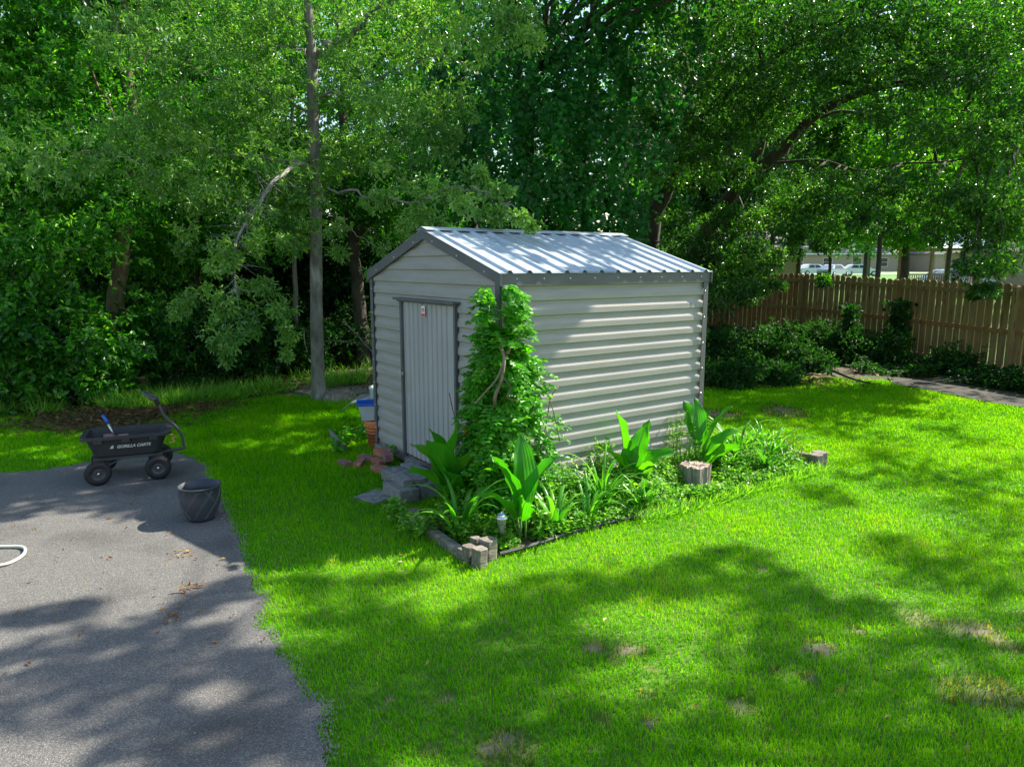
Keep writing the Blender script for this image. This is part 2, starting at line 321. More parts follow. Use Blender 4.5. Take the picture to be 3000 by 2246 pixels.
BARE = [(1850, 1910, .20), (1735, 1900, .16), (1905, 1960, .12), (1760, 2110, .12), (1490, 2170, .15), (1430, 2190, .14), (1900, 2118, .1), (2365, 1990, .12), (2700, 1820, .34), (2860, 1840, .4), (2950, 1890, .3), (2275, 1970, .12), (1900, 2040, .15), (1310, 2040, .1), (2400, 1900, .18), (1260, 2200, .12), (2300, 1205, .55), (2100, 1215, .5), (2110, 1620, .07), (2230, 1668, .07), (1800, 1940, .12), (2780, 2060, .18), (2500, 1850, .15), (1560, 2190, .12), (2170, 2070, .16), (1140, 2050, .09), (700, 1170, .5), (390, 1215, .75), (270, 1245, .6), (620, 1195, .5)]
BARE = [(*G(a, b_)[:2], r * (.48 if b_ > 1500 else .8)) for a, b_, r in BARE if r > 0]
def gmask(p):
    k = inpoly(p, lawn_poly) & ~inpoly(p, drive) & ~inpoly(p, bed_poly) & ~inpoly(p, path_poly) & ~inpoly(p, dirt_poly)
    l = inv(p); k &= ~((l[:, 0] > -.02) & (l[:, 0] < 2.4) & (l[:, 1] > 0) & (l[:, 1] < 2.46))
    k &= np.abs(p[:, 0]) < p[:, 1] * .85 + 1.2; return k
def gvar(p):
    x, y = p[:, 0], p[:, 1]; bare = np.full(len(p), .0); wb = vnoise(x * 6, y * 6, 3) * .6 + .7
    for bx, by, r in BARE:
        d = np.hypot((x - bx), (y - by)) / (r * wb); bare = np.maximum(bare, np.clip(1.25 - d, 0, 1) * (.72 * wb) * (.72 if bx > 2 and by < 7 else 1))
    n = vnoise(x * 1.7, y * 1.7, 1) * .5 + vnoise(x * 5, y * 5, 2) * .3 + vnoise(x * 14, y * 14, 5) * .2
    right = np.clip((x - 1.5) / 4, 0, 1) * np.clip((7 - y) / 3, 0, 1) + np.clip((4.2 - y) / 2, 0, .6)   # thinner, drier lawn on the near right
    bare = np.maximum(bare, np.clip(right * (vnoise(x * 2.6, y * 2.6, 9) * 1.3 - .55) * .9, 0, .5))
    var = .26 + .42 * n - bare * .5 + .1; var = np.where(bare > .3, np.where(vnoise(x * 60, y * 60, 8) > .62, .95, .05), var)
    tall = .75 + .7 * n; back = np.clip((y - 8.8) / 1.5, 0, 1) * (x < 0); tall = tall * (1 + back * .8)
    tuft = ((x > -4.6) & (x < -.9) & (y > 6)) * .35; tall = tall * (1 + tuft)
    return bare, tall, var
# the lawn sheet itself: thatch and short turf, bare soil where the grass is worn away
st_ = .09; gx2 = np.arange(-12, 14, st_); gy2 = np.arange(-3, 13.2, st_); X, Y = np.meshgrid(gx2, gy2); pp_ = np.column_stack([X.ravel(), Y.ravel()]); bare_ = gvar(pp_)[0]
nx_ = len(gx2); i_ = np.arange(len(gy2) - 1)[:, None] * nx_; j_ = np.arange(nx_ - 1); F_ = np.stack([i_ + j_, i_ + j_ + 1, i_ + nx_ + j_ + 1, i_ + nx_ + j_], -1).reshape(-1, 4)
F_ = F_[inpoly(pp_[F_].mean(1), lawn_poly)]; lm_ = MB(); lm_.add(np.column_stack([pp_, np.zeros(len(pp_))]), F_, bare_)
mt_ = mat('turf_base', (.055, .13, .008), (.09, .20, .012), 26, .95, bump=.7, bscale=110, c3=(.13, .11, .05), s3=34, f3=(.56, .7)); N_ = mt_.node_tree.nodes; L_ = mt_.node_tree.links; b_ = N_['Principled BSDF']; src_ = b_.inputs['Base Color'].links[0].from_socket
at_ = N_.new('ShaderNodeAttribute'); at_.attribute_name = 'var'; no_ = N_.new('ShaderNodeTexNoise'); no_.inputs['Scale'].default_value = 14; no_.inputs['Detail'].default_value = 6; tc_ = N_.new('ShaderNodeTexCoord'); L_.new(tc_.outputs['Object'], no_.inputs['Vector'])
ad_ = N_.new('ShaderNodeMath'); ad_.operation = 'MULTIPLY_ADD'; L_.new(at_.outputs['Fac'], ad_.inputs[0]); ad_.inputs[1].default_value = 1.5; L_.new(no_.outputs['Fac'], ad_.inputs[2])
rm_ = N_.new('ShaderNodeMapRange'); rm_.inputs[1].default_value = .95; rm_.inputs[2].default_value = 1.55; L_.new(ad_.outputs[0], rm_.inputs[0])
mx_ = N_.new('ShaderNodeMix'); mx_.data_type = 'RGBA'; L_.new(rm_.outputs[0], mx_.inputs[0]); L_.new(src_, mx_.inputs[6]); mx_.inputs[7].default_value = (.19, .155, .115, 1); L_.new(mx_.outputs[2], b_.inputs['Base Color'])
tag(lm_.build('lawn', mt_), kind='structure')
g = np.random.default_rng(11)
grass('lawn_grass', 1650000, (-12, 2.2, 12, 13), .013, .036, .0044, g, gmask, gvar)

# ------------------------------------------------------------------ shed
SH = empty('metal_shed', tuple(S(0, 0, .13)), SA, 'small beige metal garden shed with dark grey trim and ribbed silver gable roof', 'shed')
WF, LF, HE, HP = 2.44, 2.37, 1.82, 2.19
M['siding'] = mat('siding_beige', (.28, .276, .255), (.335, .328, .305), 2.2, .55, bump=.12, bscale=300, stretch=(1, 1, 8), c3=(.30, .28, .23), s3=1.5, f3=(.55, .85))
M['trim'] = mat('trim_grey', (.085, .092, .098), (.11, .117, .123), 5, .6, bump=.05)
M['door'] = mat('door_beige', (.33, .335, .34), (.38, .382, .382), 2, .5, c3=(.30, .27, .2), s3=2, f3=(.62, .85))
M['galv'] = mat('galvalume', (.44, .52, .60), (.53, .60, .67), 5, .36, metal=.3, bump=.08, bscale=200, c3=(.52, .57, .62), s3=7)
M['steel'] = mat('bright_steel', (.6, .6, .6), None, rough=.35, metal=.9)
M['white'] = mat('white_print', (.75, .75, .75)); M['red'] = mat('red_print', (.6, .05, .06))
CH = HE / 15.
def prof(z):                                       # outward offset of the siding at height z
    f = (z / CH) % 1.0
    return np.interp(f, [0, .26, .30, .33, .70, 1.0], [.0015, .0025, .015, .0175, .0165, .0015])
def siding(axis, x0, x1, ztop, out, holes=(), endt=True):
    """axis 'x': wall along local x facing -y at y=0; 'y': wall along local y facing -x at x=0"""
    mb = MB(); zs = []
    for k in range(int(ztop(0.5 * (x0 + x1)) / CH) + 2):
        for f in (0, .26, .30, .33, .50, .70, .85): zs.append((k + f) * CH)
    cuts = sorted(set([x0, x0 + .03, x1 - .03, x1] + [h[i] for h in holes for i in (0, 1)] + list(np.linspace(x0 + .03, x1 - .03, 14))))
    zmax = max(ztop(c) for c in cuts); zs = [z for z in zs if z < zmax]; zs.append(zmax)
    for a, b_ in zip(cuts[:-1], cuts[1:]):
        cols = []
        for c in (a, b_):
            zt = ztop(c); e = 0 if (endt and (abs(c - x0) < 1e-6 or abs(c - x1) < 1e-6)) else 1
            row = []
            for z in zs:
                zz = min(z, zt); o = prof(z) * e + .001 if zz == z else .002
                row.append((c, -o - out, zz) if axis == 'x' else (-o - out, c, zz))
            cols.append(row)
        lo = 0; V = np.array(cols)
        for h in holes:
            if a >= h[0] - 1e-6 and b_ <= h[1] + 1e-6:
                keep = [i for i, z in enumerate(zs) if z >= h[3]]; V = V[:, keep]
        mb.grid(V if axis == 'x' else V[::-1])
    return mb
gable = lambda c: HE + (HP - HE) * (1 - abs(c - WF / 2) / (WF / 2))
siding('x', 0, LF, lambda c: HE, 0).build('siding', M['siding'], SH)
siding('y', 0, WF, gable, 0, holes=[(.665, 1.75, 0, 1.565)]).build('siding', M['siding'], SH)
mb = MB(); mb.box((LF / 2, WF, HE / 2), (LF, .012, HE)); mb.prism([(0, 0), (WF, 0), (WF, HE), (WF / 2, HP), (0, HE)], LF - .012, LF, Matrix(((0, 0, 1, 0), (1, 0, 0, 0), (0, 1, 0, 0), (0, 0, 0, 1))))
mb.build('rear_wall', M['siding'], SH)
t = MB()                                            # corner posts, side fascia
for (cx, cy) in ((0, 0), (LF, 0), (0, WF)):
    sx, sy = (-1 if cx == 0 else 1), (-1 if cy == 0 else 1)
    t2 = MB(); t2.box((cx + sx * .016 + (-sx) * .028, cy + sy * .031, HE / 2 - .01), (.062, .006, HE + .02)); t2.box((cx + sx * .031, cy + sy * .016 - sy * .028, HE / 2 - .01), (.006, .062, HE + .02))
    if cx == 0 and cy == 0: pass
    t2.build('corner_trim', M['trim'], SH)
mb = MB(); mb.box((LF / 2, -.034, HE - .030), (LF + .07, .006, .105)); mb.build('eave_fascia', M['trim'], SH)
scr = MB().lathe([(.0001, .005), (.006, .004), (.008, 0)], n=8).build('screw', M['steel'], SH, True); first = True
def put_screw(loc, rot):
    global first
    o = scr if first else scr.copy()
    if not first: COL.objects.link(o); o.parent = SH
    first = False; o.location = loc; o.rotation_euler = rot
for i in range(9): put_screw((.12 + i * .27, -.037, HE - .03), (R(90), 0, 0))
for z in np.linspace(.15, 1.65, 7): put_screw((LF - .02, -.034, z), (R(90), 0, 0)); put_screw((-.034, WF - .02, z), (0, R(-90), 0))
for q in (.15, .5, .85):
    for sg in (0, 1): yy = WF / 2 * q; put_screw((-.046, yy if sg == 0 else WF - yy, HE - .03 + (HP - HE) * q), (0, R(-90), 0))
slope = math.atan2(HP - HE, WF / 2)
for side in (-1, 1):                                # gable rake trims (front and rear)
    for xf in (-.042, LF + .042):
        a = np.array([0, HE - .035]); b_ = np.array([WF / 2, HP - .01]); y = lambda q: q if side < 0 else WF - q
        e = .055; a0 = np.array([-e, HE - math.tan(slope) * e])
        pts = [(y(a0[0]), a0[1] + .03), (y(b_[0]), HP + .03), (y(b_[0]), HP - .06), (y(.02), HE - .058), (y(-.02 - e / 2), HE - .085), (y(a0[0]), HE - .085)]
        MB().prism(pts, xf - .004, xf + .004, Matrix(((0, 0, 1, 0), (1, 0, 0, 0), (0, 1, 0, 0), (0, 0, 0, 1)))).build('rake_trim', M['trim'], SH)
for side in (-1, 1):                                # ribbed roof panels
    mb = MB(); xs = [-.05]; hs = [0]
    nr = 13; pitch_ = (LF + .1) / nr
    for i in range(nr):
        c = -.05 + pitch_ * (i + .5)
        for dx, h in ((-.030, 0), (-.013, .022), (.013, .022), (.030, 0)): xs.append(c + dx); hs.append(h)
        for dx in (.075, .083): pass
    xs.append(LF + .05); hs.append(0); V = []
    for q in np.linspace(0, 1, 8):
        yy = -.05 + (WF / 2 + .05) * q; zz = HE + .028 + (yy) * math.tan(slope)
        V.append([(x_, yy if side < 0 else WF - yy, zz + h_) for x_, h_ in zip(xs, hs)])
    o = mb.grid(np.array(V) if side < 0 else np.array(V)[::-1]).build('roof_panel', M['galv'], SH)
    so = o.modifiers.new('th', 'SOLIDIFY'); so.thickness = .002; so.offset = 1
mb = MB(); zr = HP + .052
mb.grid([[(x_, WF / 2 - .10, zr - .10 * math.tan(slope) ) for x_ in (-.055, LF + .055)], [(x_, WF / 2, zr) for x_ in (-.055, LF + .055)], [(x_, WF / 2 + .10, zr - .10 * math.tan(slope)) for x_ in (-.055, LF + .055)]])
o = mb.build('ridge_cap', M['galv'], SH); so = o.modifiers.new('th', 'SOLIDIFY'); so.thickness = .003
# door
dy0, dy1, dz1 = .70, 1.715, 1.545
mb = MB(); row = []
nrib = 11; ys = [dy0]; hs = [.0]
for i in range(nrib):
    c = dy0 + (dy1 - dy0) * (i + .5) / nrib
    for dx, h in ((-.016, .0), (-.010, -.012), (.010, -.012), (.016, 0)): ys.append(c + dx); hs.append(h)
ys.append(dy1); hs.append(0)
V = [[(-.020 - h_, y_, z) for y_, h_ in zip(ys, hs)] for z in (.02, .5, 1.0, dz1)]
D = mb.grid(np.array(V)[::-1]).build('door', M['door'], SH)
so = D.modifiers.new('th', 'SOLIDIFY'); so.thickness = .004
MB().box((-.030, 1.716, .78), (.036, .036, 1.57)).build('door_jamb', M['trim'], SH, bevel=.002); MB().box((-.030, .672, .78), (.030, .03, 1.57)).build('door_jamb', M['trim'], SH, bevel=.002)
mb = MB(); mb.box((-.030, .715, .78), (.012, .035, 1.55)); mb.build('door_edge', M['door'], D)
mb = MB(); mb.box((-.045, 1.215, 1.575), (.075, 1.19, .022)); mb.box((-.040, 1.215, 1.558), (.02, 1.15, .02)); mb.build('door_header', M['trim'], SH, bevel=.002)
mb = MB(); mb.box((-.052, 1.70, .84), (.008, .05, .03)); mb.tube([(-.06, 1.712, .80), (-.066, 1.712, .88)], .007, 8); mb.tube([(-.06, 1.70, .835), (-.075, 1.66, .835)], .005, 8); mb.build('latch', M['steel'], D)
st = MB().box((-.037, 1.249, 1.475), (.002, .07, .1)).build('warning_sticker', M['white'], D)
mb = MB(); mb.box((-.0385, 1.249, 1.442), (.001, .066, .026)); 
for k in range(5): mb.box((-.0385, 1.272 - k * .011, 1.492), (.001, .007, .02 if k % 2 else .026))
mb.box((-.0385, 1.249, 1.47), (.001, .06, .006)); mb.build('sticker_print', M['red'], st)
# floor skids
M['oldwood'] = mat('weathered_timber', (.10, .088, .07), (.20, .178, .145), 9, .9, bump=.9, bscale=25, stretch=(1, 6, 6), c3=(.36, .33, .28), s3=4, f3=(.5, .75))
M['oldwoodx'] = mat('weathered_timber_grey', (.16, .16, .155), (.30, .30, .29), 6, .9, bump=1, bscale=18, stretch=(1.2, 8, 8), c3=(.07, .07, .065), s3=9, f3=(.56, .66))
mb = MB(); mb.box((LF / 2, .03, -.045), (LF + .04, .09, .088)); mb.box((.03, WF / 2 + .05, -.045), (.08, WF - .12, .088)); mb.box((LF / 2, WF - .05, -.045), (LF, .09, .088)); mb.build('floor_skid', M['oldwood'], SH, bevel=.004)

def block(name, c, d, rz, m, label, cat_, group=None, bev=.008, jitter=.006, rx=0):
    o = MB().box((0, 0, 0), d, rx=rx).build(name, m, bevel=bev)
    o.location = c; o.rotation_euler = (0, 0, rz)
    for v in o.data.vertices: v.co += Vector(np.random.default_rng(int(abs(c[0]) * 1000) + v.index).normal(size=3) * jitter)
    return tag(o, label, cat_, group)
M['cblock'] = mat('concrete_block', (.16, .155, .15), (.30, .295, .285), 25, .95, bump=1, bscale=120, c3=(.09, .09, .08), s3=6)
M['brick'] = mat('old_brick', (.28, .1, .06), (.38, .17, .11), 15, .95, bump=.8, bscale=70, c3=(.42, .36, .3), s3=8, f3=(.6, .7))
M['brickm'] = mat('mauve_brick', (.2, .09, .085), (.29, .15, .14), 15, .95, bump=.8, bscale=70)

# ------------------------------------------------------------------ timbers, steps, bricks and things round the shed
def notch_timber(a, b_, w_, h_, label, posts):
    root = empty('landscape_timber', tuple(a), 0, label, 'timber')
    d = np.array(b_) - np.array(a); ln = np.hypot(d[0], d[1]); rz = math.atan2(d[1], d[0])
    mb = MB(); pr = [(-w_ / 2, .0), (w_ / 2, .0), (w_ / 2, h_ * .8), (w_ * .3, h_), (-w_ * .3, h_), (-w_ / 2, h_ * .8)]
    mb.prism(pr, 0, ln, Matrix.Rotation(rz, 4, 'Z') @ Matrix(((0, 0, 1, 0), (1, 0, 0, 0), (0, 1, 0, 0), (0, 0, 0, 1))))
    mb.build('beam', M['oldwood'], root)
    for (x, y, wz, hz) in posts:
        p = MB(); q = wz / 2; c = q * .35
        p.prism([(-q, -q + c), (-q + c, -q), (q - c, -q), (q, -q + c), (q, q - c), (q - c, q), (-q + c, q), (-q, q - c)], -.02, hz, Matrix.Translation((x, y, 0)) @ Matrix.Rotation(rz + .15, 4, 'Z'))
        p.build('post', M['oldwood'], root, bevel=.006)
    return root
lt0, lt1 = S(-.70, .2), S(-.72, -.62)
notch_timber(lt0, lt1, .075, .075, 'long weathered timber along the left end of the flower bed', [(.0, .0, .085, .13)])
for (lx, ly, wz, hz, lab) in ((-.70, -.76, .09, .14, 'squat grey timber post nearest the camera at the bed corner'), (-.585, -.69, .105, .155, 'squat timber post beside the solar light'), (-.72, -.65, .08, .125, 'upright timber end behind the corner posts of the bed'), (-.62, -.58, .07, .14, 'small timber end tucked behind the corner posts under leaves')):
    q = wz / 2; c = q * .32; p = MB()
    p.prism([(-q, -q + c), (-q + c, -q), (q - c, -q), (q, -q + c), (q, q - c), (q - c, q), (-q + c, q), (-q, q - c)], 0, hz)
    o = p.build('timber_post', M['oldwood'], bevel=.006); o.location = S(lx, ly); o.rotation_euler = (0, .04, SA + .1); tag(o, lab, 'timber post', 'corner posts of the flower bed')
notch_timber(S(3.36, -.05), S(3.36, -.62), .085, .13, 'short weathered timber along the far right end of the flower bed', [])
for (lx, ly, wz, hz, lab) in ((3.33, -.70, .12, .155, 'pale timber post at the far right corner of the bed, left of two'), (3.47, -.66, .125, .15, 'pale timber post at the far right corner of the bed, right of two')):
    q = wz / 2; c = q * .32; p = MB(); p.prism([(-q, -q + c), (-q + c, -q), (q - c, -q), (q, -q + c), (q, q - c), (q - c, q), (-q + c, q), (-q, q - c)], 0, hz)
    o = p.build('timber_post', M['oldwood'], bevel=.006); o.location = S(lx, ly); o.rotation_euler = (0, 0, SA - .1); tag(o, lab, 'timber post', 'corner posts of the flower bed')
M['edging'] = mat('black_edging', (.03, .03, .03), (.09, .09, .09), 20, .6)
ge = np.random.default_rng(2); ep = [S(x, -.70 + .02 * math.sin(x * 5), .035) for x in np.linspace(-.5, 3.2, 20)]
mb = MB(); mb.tube(smooth_path(ep, 3), .012, 6); tag(mb.build('bed_edging', M['edging']), 'thin black edging strip along the front of the flower bed', 'edging')
bo = MB(); bo.box((0, 0, 0), (2.5, .08, .08)); o = bo.build('landscape_timber', M['oldwood'], bevel=.006); o.location = S(1.3, -.13, .075); o.rotation_euler = (0, 0, SA); tag(o, 'pale timber lying along the foot of the sunlit shed wall', 'timber')

# steps in front of the door: placed from the ground points under them
def St(px, py, z=0): return tuple(G(px, py, z)[:2])
sx, sy = G(1205, 1440)[:2]
block('concrete_block', (*S2(-.30, .88), .065), (.19, .37, .13), SA + .05, M['cblock'], 'grey concrete block at the front right of the shed step', 'concrete block', 'blocks of the shed step')
block('concrete_block', (*S2(-.51, .84), .065), (.19, .36, .13), SA - .03, M['cblock'], 'grey concrete block nearest the camera in the shed step', 'concrete block', 'blocks of the shed step')
block('concrete_block', (*S2(-.34, 1.25), .065), (.19, .36, .13), SA + .04, M['cblock'], 'grey concrete block at the left end of the shed step', 'concrete block', 'blocks of the shed step')
block('timber_offcut', (*S2(-.24, 1.0), .158), (.13, .50, .06), SA + .08, M['oldwoodx'], 'cracked grey timber on the step, closest to the door', 'timber offcut', 'timbers on the shed step', jitter=.008)
block('timber_offcut', (*S2(-.365, .97), .155), (.12, .46, .058), SA + .03, M['oldwoodx'], 'cracked grey timber in the middle of the three on the step', 'timber offcut', 'timbers on the shed step', jitter=.008)
block('timber_offcut', (*S2(-.475, .92), .155), (.10, .36, .055), SA - .05, M['oldwoodx'], 'shorter cracked grey timber on the outer edge of the step', 'timber offcut', 'timbers on the shed step', jitter=.008)
block('paving_slab', (*S2(-.68, .98), .004), (.3, .28, .05), SA + .4, M['cblock'], 'flat grey slab half sunk in grass before the step', 'slab')
block('support_block', (*S2(.04, 1.52), .055), (.2, .36, .11), SA, M['cblock'], 'pale concrete block under the shed wall beside the door', 'concrete block')
block('support_block', (*S2(.06, 2.38), .04), (.2, .2, .08), SA, M['cblock'], 'dark concrete block under the left corner of the shed', 'concrete block')
block('board', (*S2(-.10, 1.16), .075), (.035, .72, .10), SA, M['oldwood'], 'pale board standing on edge below the shed door', 'board')
for lx, ly, z, rz, m, lab in ((-.30, 2.02, .04, .1, 'brick', 'red brick lying flat beneath the leaning brick'), (-.24, 1.90, .125, -.25, 'brickm', 'mottled brick on top of the pile by the shed corner'), (-.34, 2.24, .04, .6, 'brickm', 'dark red brick at the left of the pile'), (-.50, 2.10, .035, -.7, 'brick', 'chalky red brick nearest the lawn in the pile'), (-.40, 1.78, .04, .25, 'brick', 'orange brick at the step end of the pile'), (-.22, 2.08, .125, .35, 'brick', 'upper brick of the pile with a pale mortared face'), (-.62, 2.22, .03, .1, 'brickm', 'brick half buried in grass left of the pile')):
    block('brick', (*S2(lx * .9 + .02, ly * .92 + .03), z), (.085, .185, .07), SA + rz, M[m], lab, 'brick', 'brick pile by the shed corner', bev=.004, jitter=.003)
# left of the shed: container stack
M['orange'] = mat('terracotta', (.5, .13, .04), (.6, .2, .07), 6, .7); M['clearbin'] = mat('cloudy_plastic', (.38, .42, .45), (.5, .54, .56), 5, .35)
M['bluelid'] = mat('blue_plastic', (.01, .09, .5), None, rough=.35); M['whitep'] = mat('white_plastic', (.55, .65, .72), None, rough=.4)
M['black'] = mat('black_rubber', (.012, .012, .013), (.022, .022, .023), 12, .7, bump=.2, bscale=80)
def wpt(px, Y_): return ((px - 1500) / FPX * Y_)
bx, by = G(1102, 1300)[:2]; by = 7.66; bx = -1.49
pot = empty('orange_basket', (bx, by, 0), 0, 'orange clay pot with black wire bands under the plastic bin', 'pot')
MB().lathe([(.0001, .0), (.10, 0), (.125, .14), (.155, .30), (.16, .34), (.15, .34), (.12, .05), (.0001, .05)], n=28).build('body', M['orange'], pot, True)
for k in range(7):
    z = .03 + k * .038; r = .107 + (z / .34) * .052; a = np.linspace(0, 2 * np.pi, 29)
    MB().tube(np.column_stack([r * np.cos(a), r * np.sin(a), z + 0 * a]), .004, 5, False).build('wire_band', M['black'], pot)
bn = empty('storage_bin', (bx - .02, by, .345), R(12), 'cloudy plastic storage bin with a bright blue lid', 'bin')
mb = MB(); mb.lathe([(.0001, 0), (.19, 0), (.235, .17), (.225, .17), (.18, .01), (.0001, .01)], n=4); mb.v[-1] = mb.v[-1] @ np.array([[math.cos(.785), -math.sin(.785), 0], [math.sin(.785), math.cos(.785), 0], [0, 0, 1]]) * [1.15, .85, 1]; mb.build('body', M['clearbin'], bn, bevel=.012)
MB().box((0, 0, .182), (.42, .31, .024)).build('lid', M['bluelid'], bn, bevel=.008)
bk = empty('white_bucket', (-1.56, 8.35, .0), 0, 'pale blue white bucket standing behind the blue lidded bin', 'bucket')
MB().lathe([(.0001, .0), (.13, .0), (.155, .56), (.165, .565), (.165, .585), (.15, .59), (.13, .03), (.0001, .03)], n=28).build('body', M['whitep'], bk, True)
a = np.linspace(0, np.pi, 16); MB().tube(np.column_stack([.16 * np.cos(a), -.10 * np.sin(a), .54 - .05 * np.sin(a)]), .004, 5).build('handle', M['steel'], bk)
M['sheetmetal'] = mat('grey_panel', (.17, .18, .18), (.27, .28, .28), 5, .6, c3=(.1, .1, .1), s3=5)
pn = empty('metal_sheet', (-1.72, 8.5, 0), 0, 'bent grey sheet lying on blocks behind the blue lidded bin', 'sheet')
V = [[(x_ * 1.0, y_, .44 + .05 * math.sin(x_ * 5) + .12 * (x_ + .3) * (y_) + (-.07 if x_ < -.28 else 0)) for x_ in np.linspace(-.32, .5, 9)] for y_ in np.linspace(-.25, .3, 5)]
o = MB().grid(V).build('sheet', M['sheetmetal'], pn); so = o.modifiers.new('t', 'SOLIDIFY'); so.thickness = .006
MB().box((.25, .1, .21), (.4, .3, .42)).build('stand', M['bark_dark'], pn, bevel=.01)
sh = MB(); sh.prism([(-.03, 0), (.12, 0), (.075, .13), (.02, .27), (-.015, .3)], -.004, .004, Matrix.Rotation(R(90), 4, 'X')); o = sh.build('slate_shard', M['sheetmetal']); o.location = (*G(995, 1325)[:2], -.01); o.rotation_euler = (R(12), R(-14), R(-20)); tag(o, 'pointed grey shard sticking up out of the grass', 'shard')

# stump in the bed and old stump at the tree's foot
def stump(name, c, r, h, m, label, g, flare=.25, top=None):
    root = empty(name, c, 0, label, 'stump'); n = 48; a = np.arange(n) * 2 * np.pi / n
    wob = 1 + .07 * np.sin(a * 3 + 1) + .05 * np.sin(a * 7) + g.normal(0, .025, n); V = []
    for z in np.linspace(0, 1, 8):
        rr = r * (1 + flare * (1 - z) ** 2) * (wob + g.normal(0, .01, n)); V.append(np.column_stack([rr * np.cos(a), rr * np.sin(a), np.full(n, z * h) + (g.normal(0, h * .035, n) if z == 1 else 0)]))
    V = np.array(V); V = np.concatenate([V, V[:, :1]], 1); MB().grid(V).build('bark', m, root)
    t_ = [V[-1] * [1, 1, 1]]; 
    for q in (.92, .7, .45, .2, .01): t_.append(np.column_stack([V[-1][:, 0] * q, V[-1][:, 1] * q, h * (.97 + .012 * math.sin(q * 20)) + g.normal(0, .003, n + 1)]))
    t_ = np.array(t_); t_[:, -1] = t_[:, 0]; MB().grid(t_).build('cut_top', top or m, root); return root
M['stumptop'] = mat('stump_top', (.2, .15, .12), (.36, .3, .26), 16, .9, bump=.8, c3=(.12, .09, .07), s3=8, f3=(.58, .68))
M['stumpside'] = mat('stump_side', (.15, .13, .10), (.32, .29, .24), 11, .95, bump=1, bscale=26, stretch=(1.6, 1.6, .35), c3=(.08, .07, .05), s3=7)
stump('tree_stump', tuple(S(1.84, -.44, .02)), .138, .21, M['stumpside'], 'round cut stump with a pale top among the flower bed plants', np.random.default_rng(4), .02, M['stumptop'])
stump('old_stump', (*G(995, 1178)[:2], -.01), .22, .16, M['stumpside'], 'low weathered stump at the foot of the slender tree', np.random.default_rng(5), .25)

# solar light
lp = S(-.42, -.62); so_ = empty('solar_light', tuple(lp), 0, 'silver solar path light at the front corner of the flower bed', 'garden light')
MB().tube([(0, 0, 0), (0, 0, .14)], .008, 10).build('stake', M['black'], so_, True)
M['glass'] = mat('clear_lens', (.45, .47, .42), None, rough=.12); M['glass'].node_tree.nodes['Principled BSDF'].inputs['Transmission Weight'].default_value = .7
MB().lathe([(.0001, .14), (.022, .14), (.034, .235), (.034, .245), (.0001, .245)], n=24).build('lens', M['glass'], so_, True)
MB().lathe([(.0001, .15), (.008, .15), (.008, .2), (.0001, .205)], n=12).build('bulb', M['white'], so_, True)
MB().lathe([(.034, .243), (.044, .247), (.043, .256), (.030, .276), (.0001, .279)], n=24).build('cap', M['steel'], so_, True)
MB().box((0, 0, .2805), (.036, .036, .003)).build('solar_cell', mat('solar_cell', (.03, .1, .3), None, rough=.15), so_)

# ------------------------------------------------------------------ planter, hose, cart
M['pot'] = mat('planter_plastic', (.035, .042, .055), (.045, .052, .066), 5, .45, bump=.08, bscale=200)
c = G(592, 1524)[:2]
pt = empty('planter_pot', (c[0], c[1], .016), .3, 'dark grey plastic planter with diagonal lattice grooves on the driveway', 'planter')
MB().lathe([(.0001, 0), (.095, 0), (.118, .03), (.148, .13), (.156, .2), (.155, .262), (.163, .268), (.163, .276), (.152, .277), (.147, .2), (.138, .12), (.11, .03), (.0001, .025)], n=64).build('body', M['pot'], pt, True)
def rp(z): return np.interp(z, [0, .03, .13, .2, .262], [.095, .118, .148, .156, .155])
mb = MB()
for k in range(9):
    for sg in (1, -1):
        if sg < 0 and k % 3: continue
        for off in (0, .09):
            z = np.linspace(.03, .255, 16); a = k * 2 * np.pi / 9 + off + sg * (z / .26) * 1.25; mb.tube(np.column_stack([rp(z) * np.cos(a), rp(z) * np.sin(a), z]), .0034, 4, False)
mb.build('lattice_ridges', mat('planter_ridge', (.085, .09, .10)), pt, True); pt.scale = (1, 1, 1.03)
M['hose'] = mat('hose_cream', (.46, .5, .42), (.56, .6, .5), 6, .5)
hp = [G(*q, .03) for q in [(-220, 1640), (-100, 1665), (0, 1655), (45, 1640), (72, 1618), (66, 1602), (20, 1600), (-60, 1604), (-160, 1625), (-260, 1660)]]
tag(MB().tube(smooth_path(hp, 8), .0105, 10).build('garden_hose', M['hose'], None, True), 'cream garden hose curled on the driveway at the left edge', 'hose')

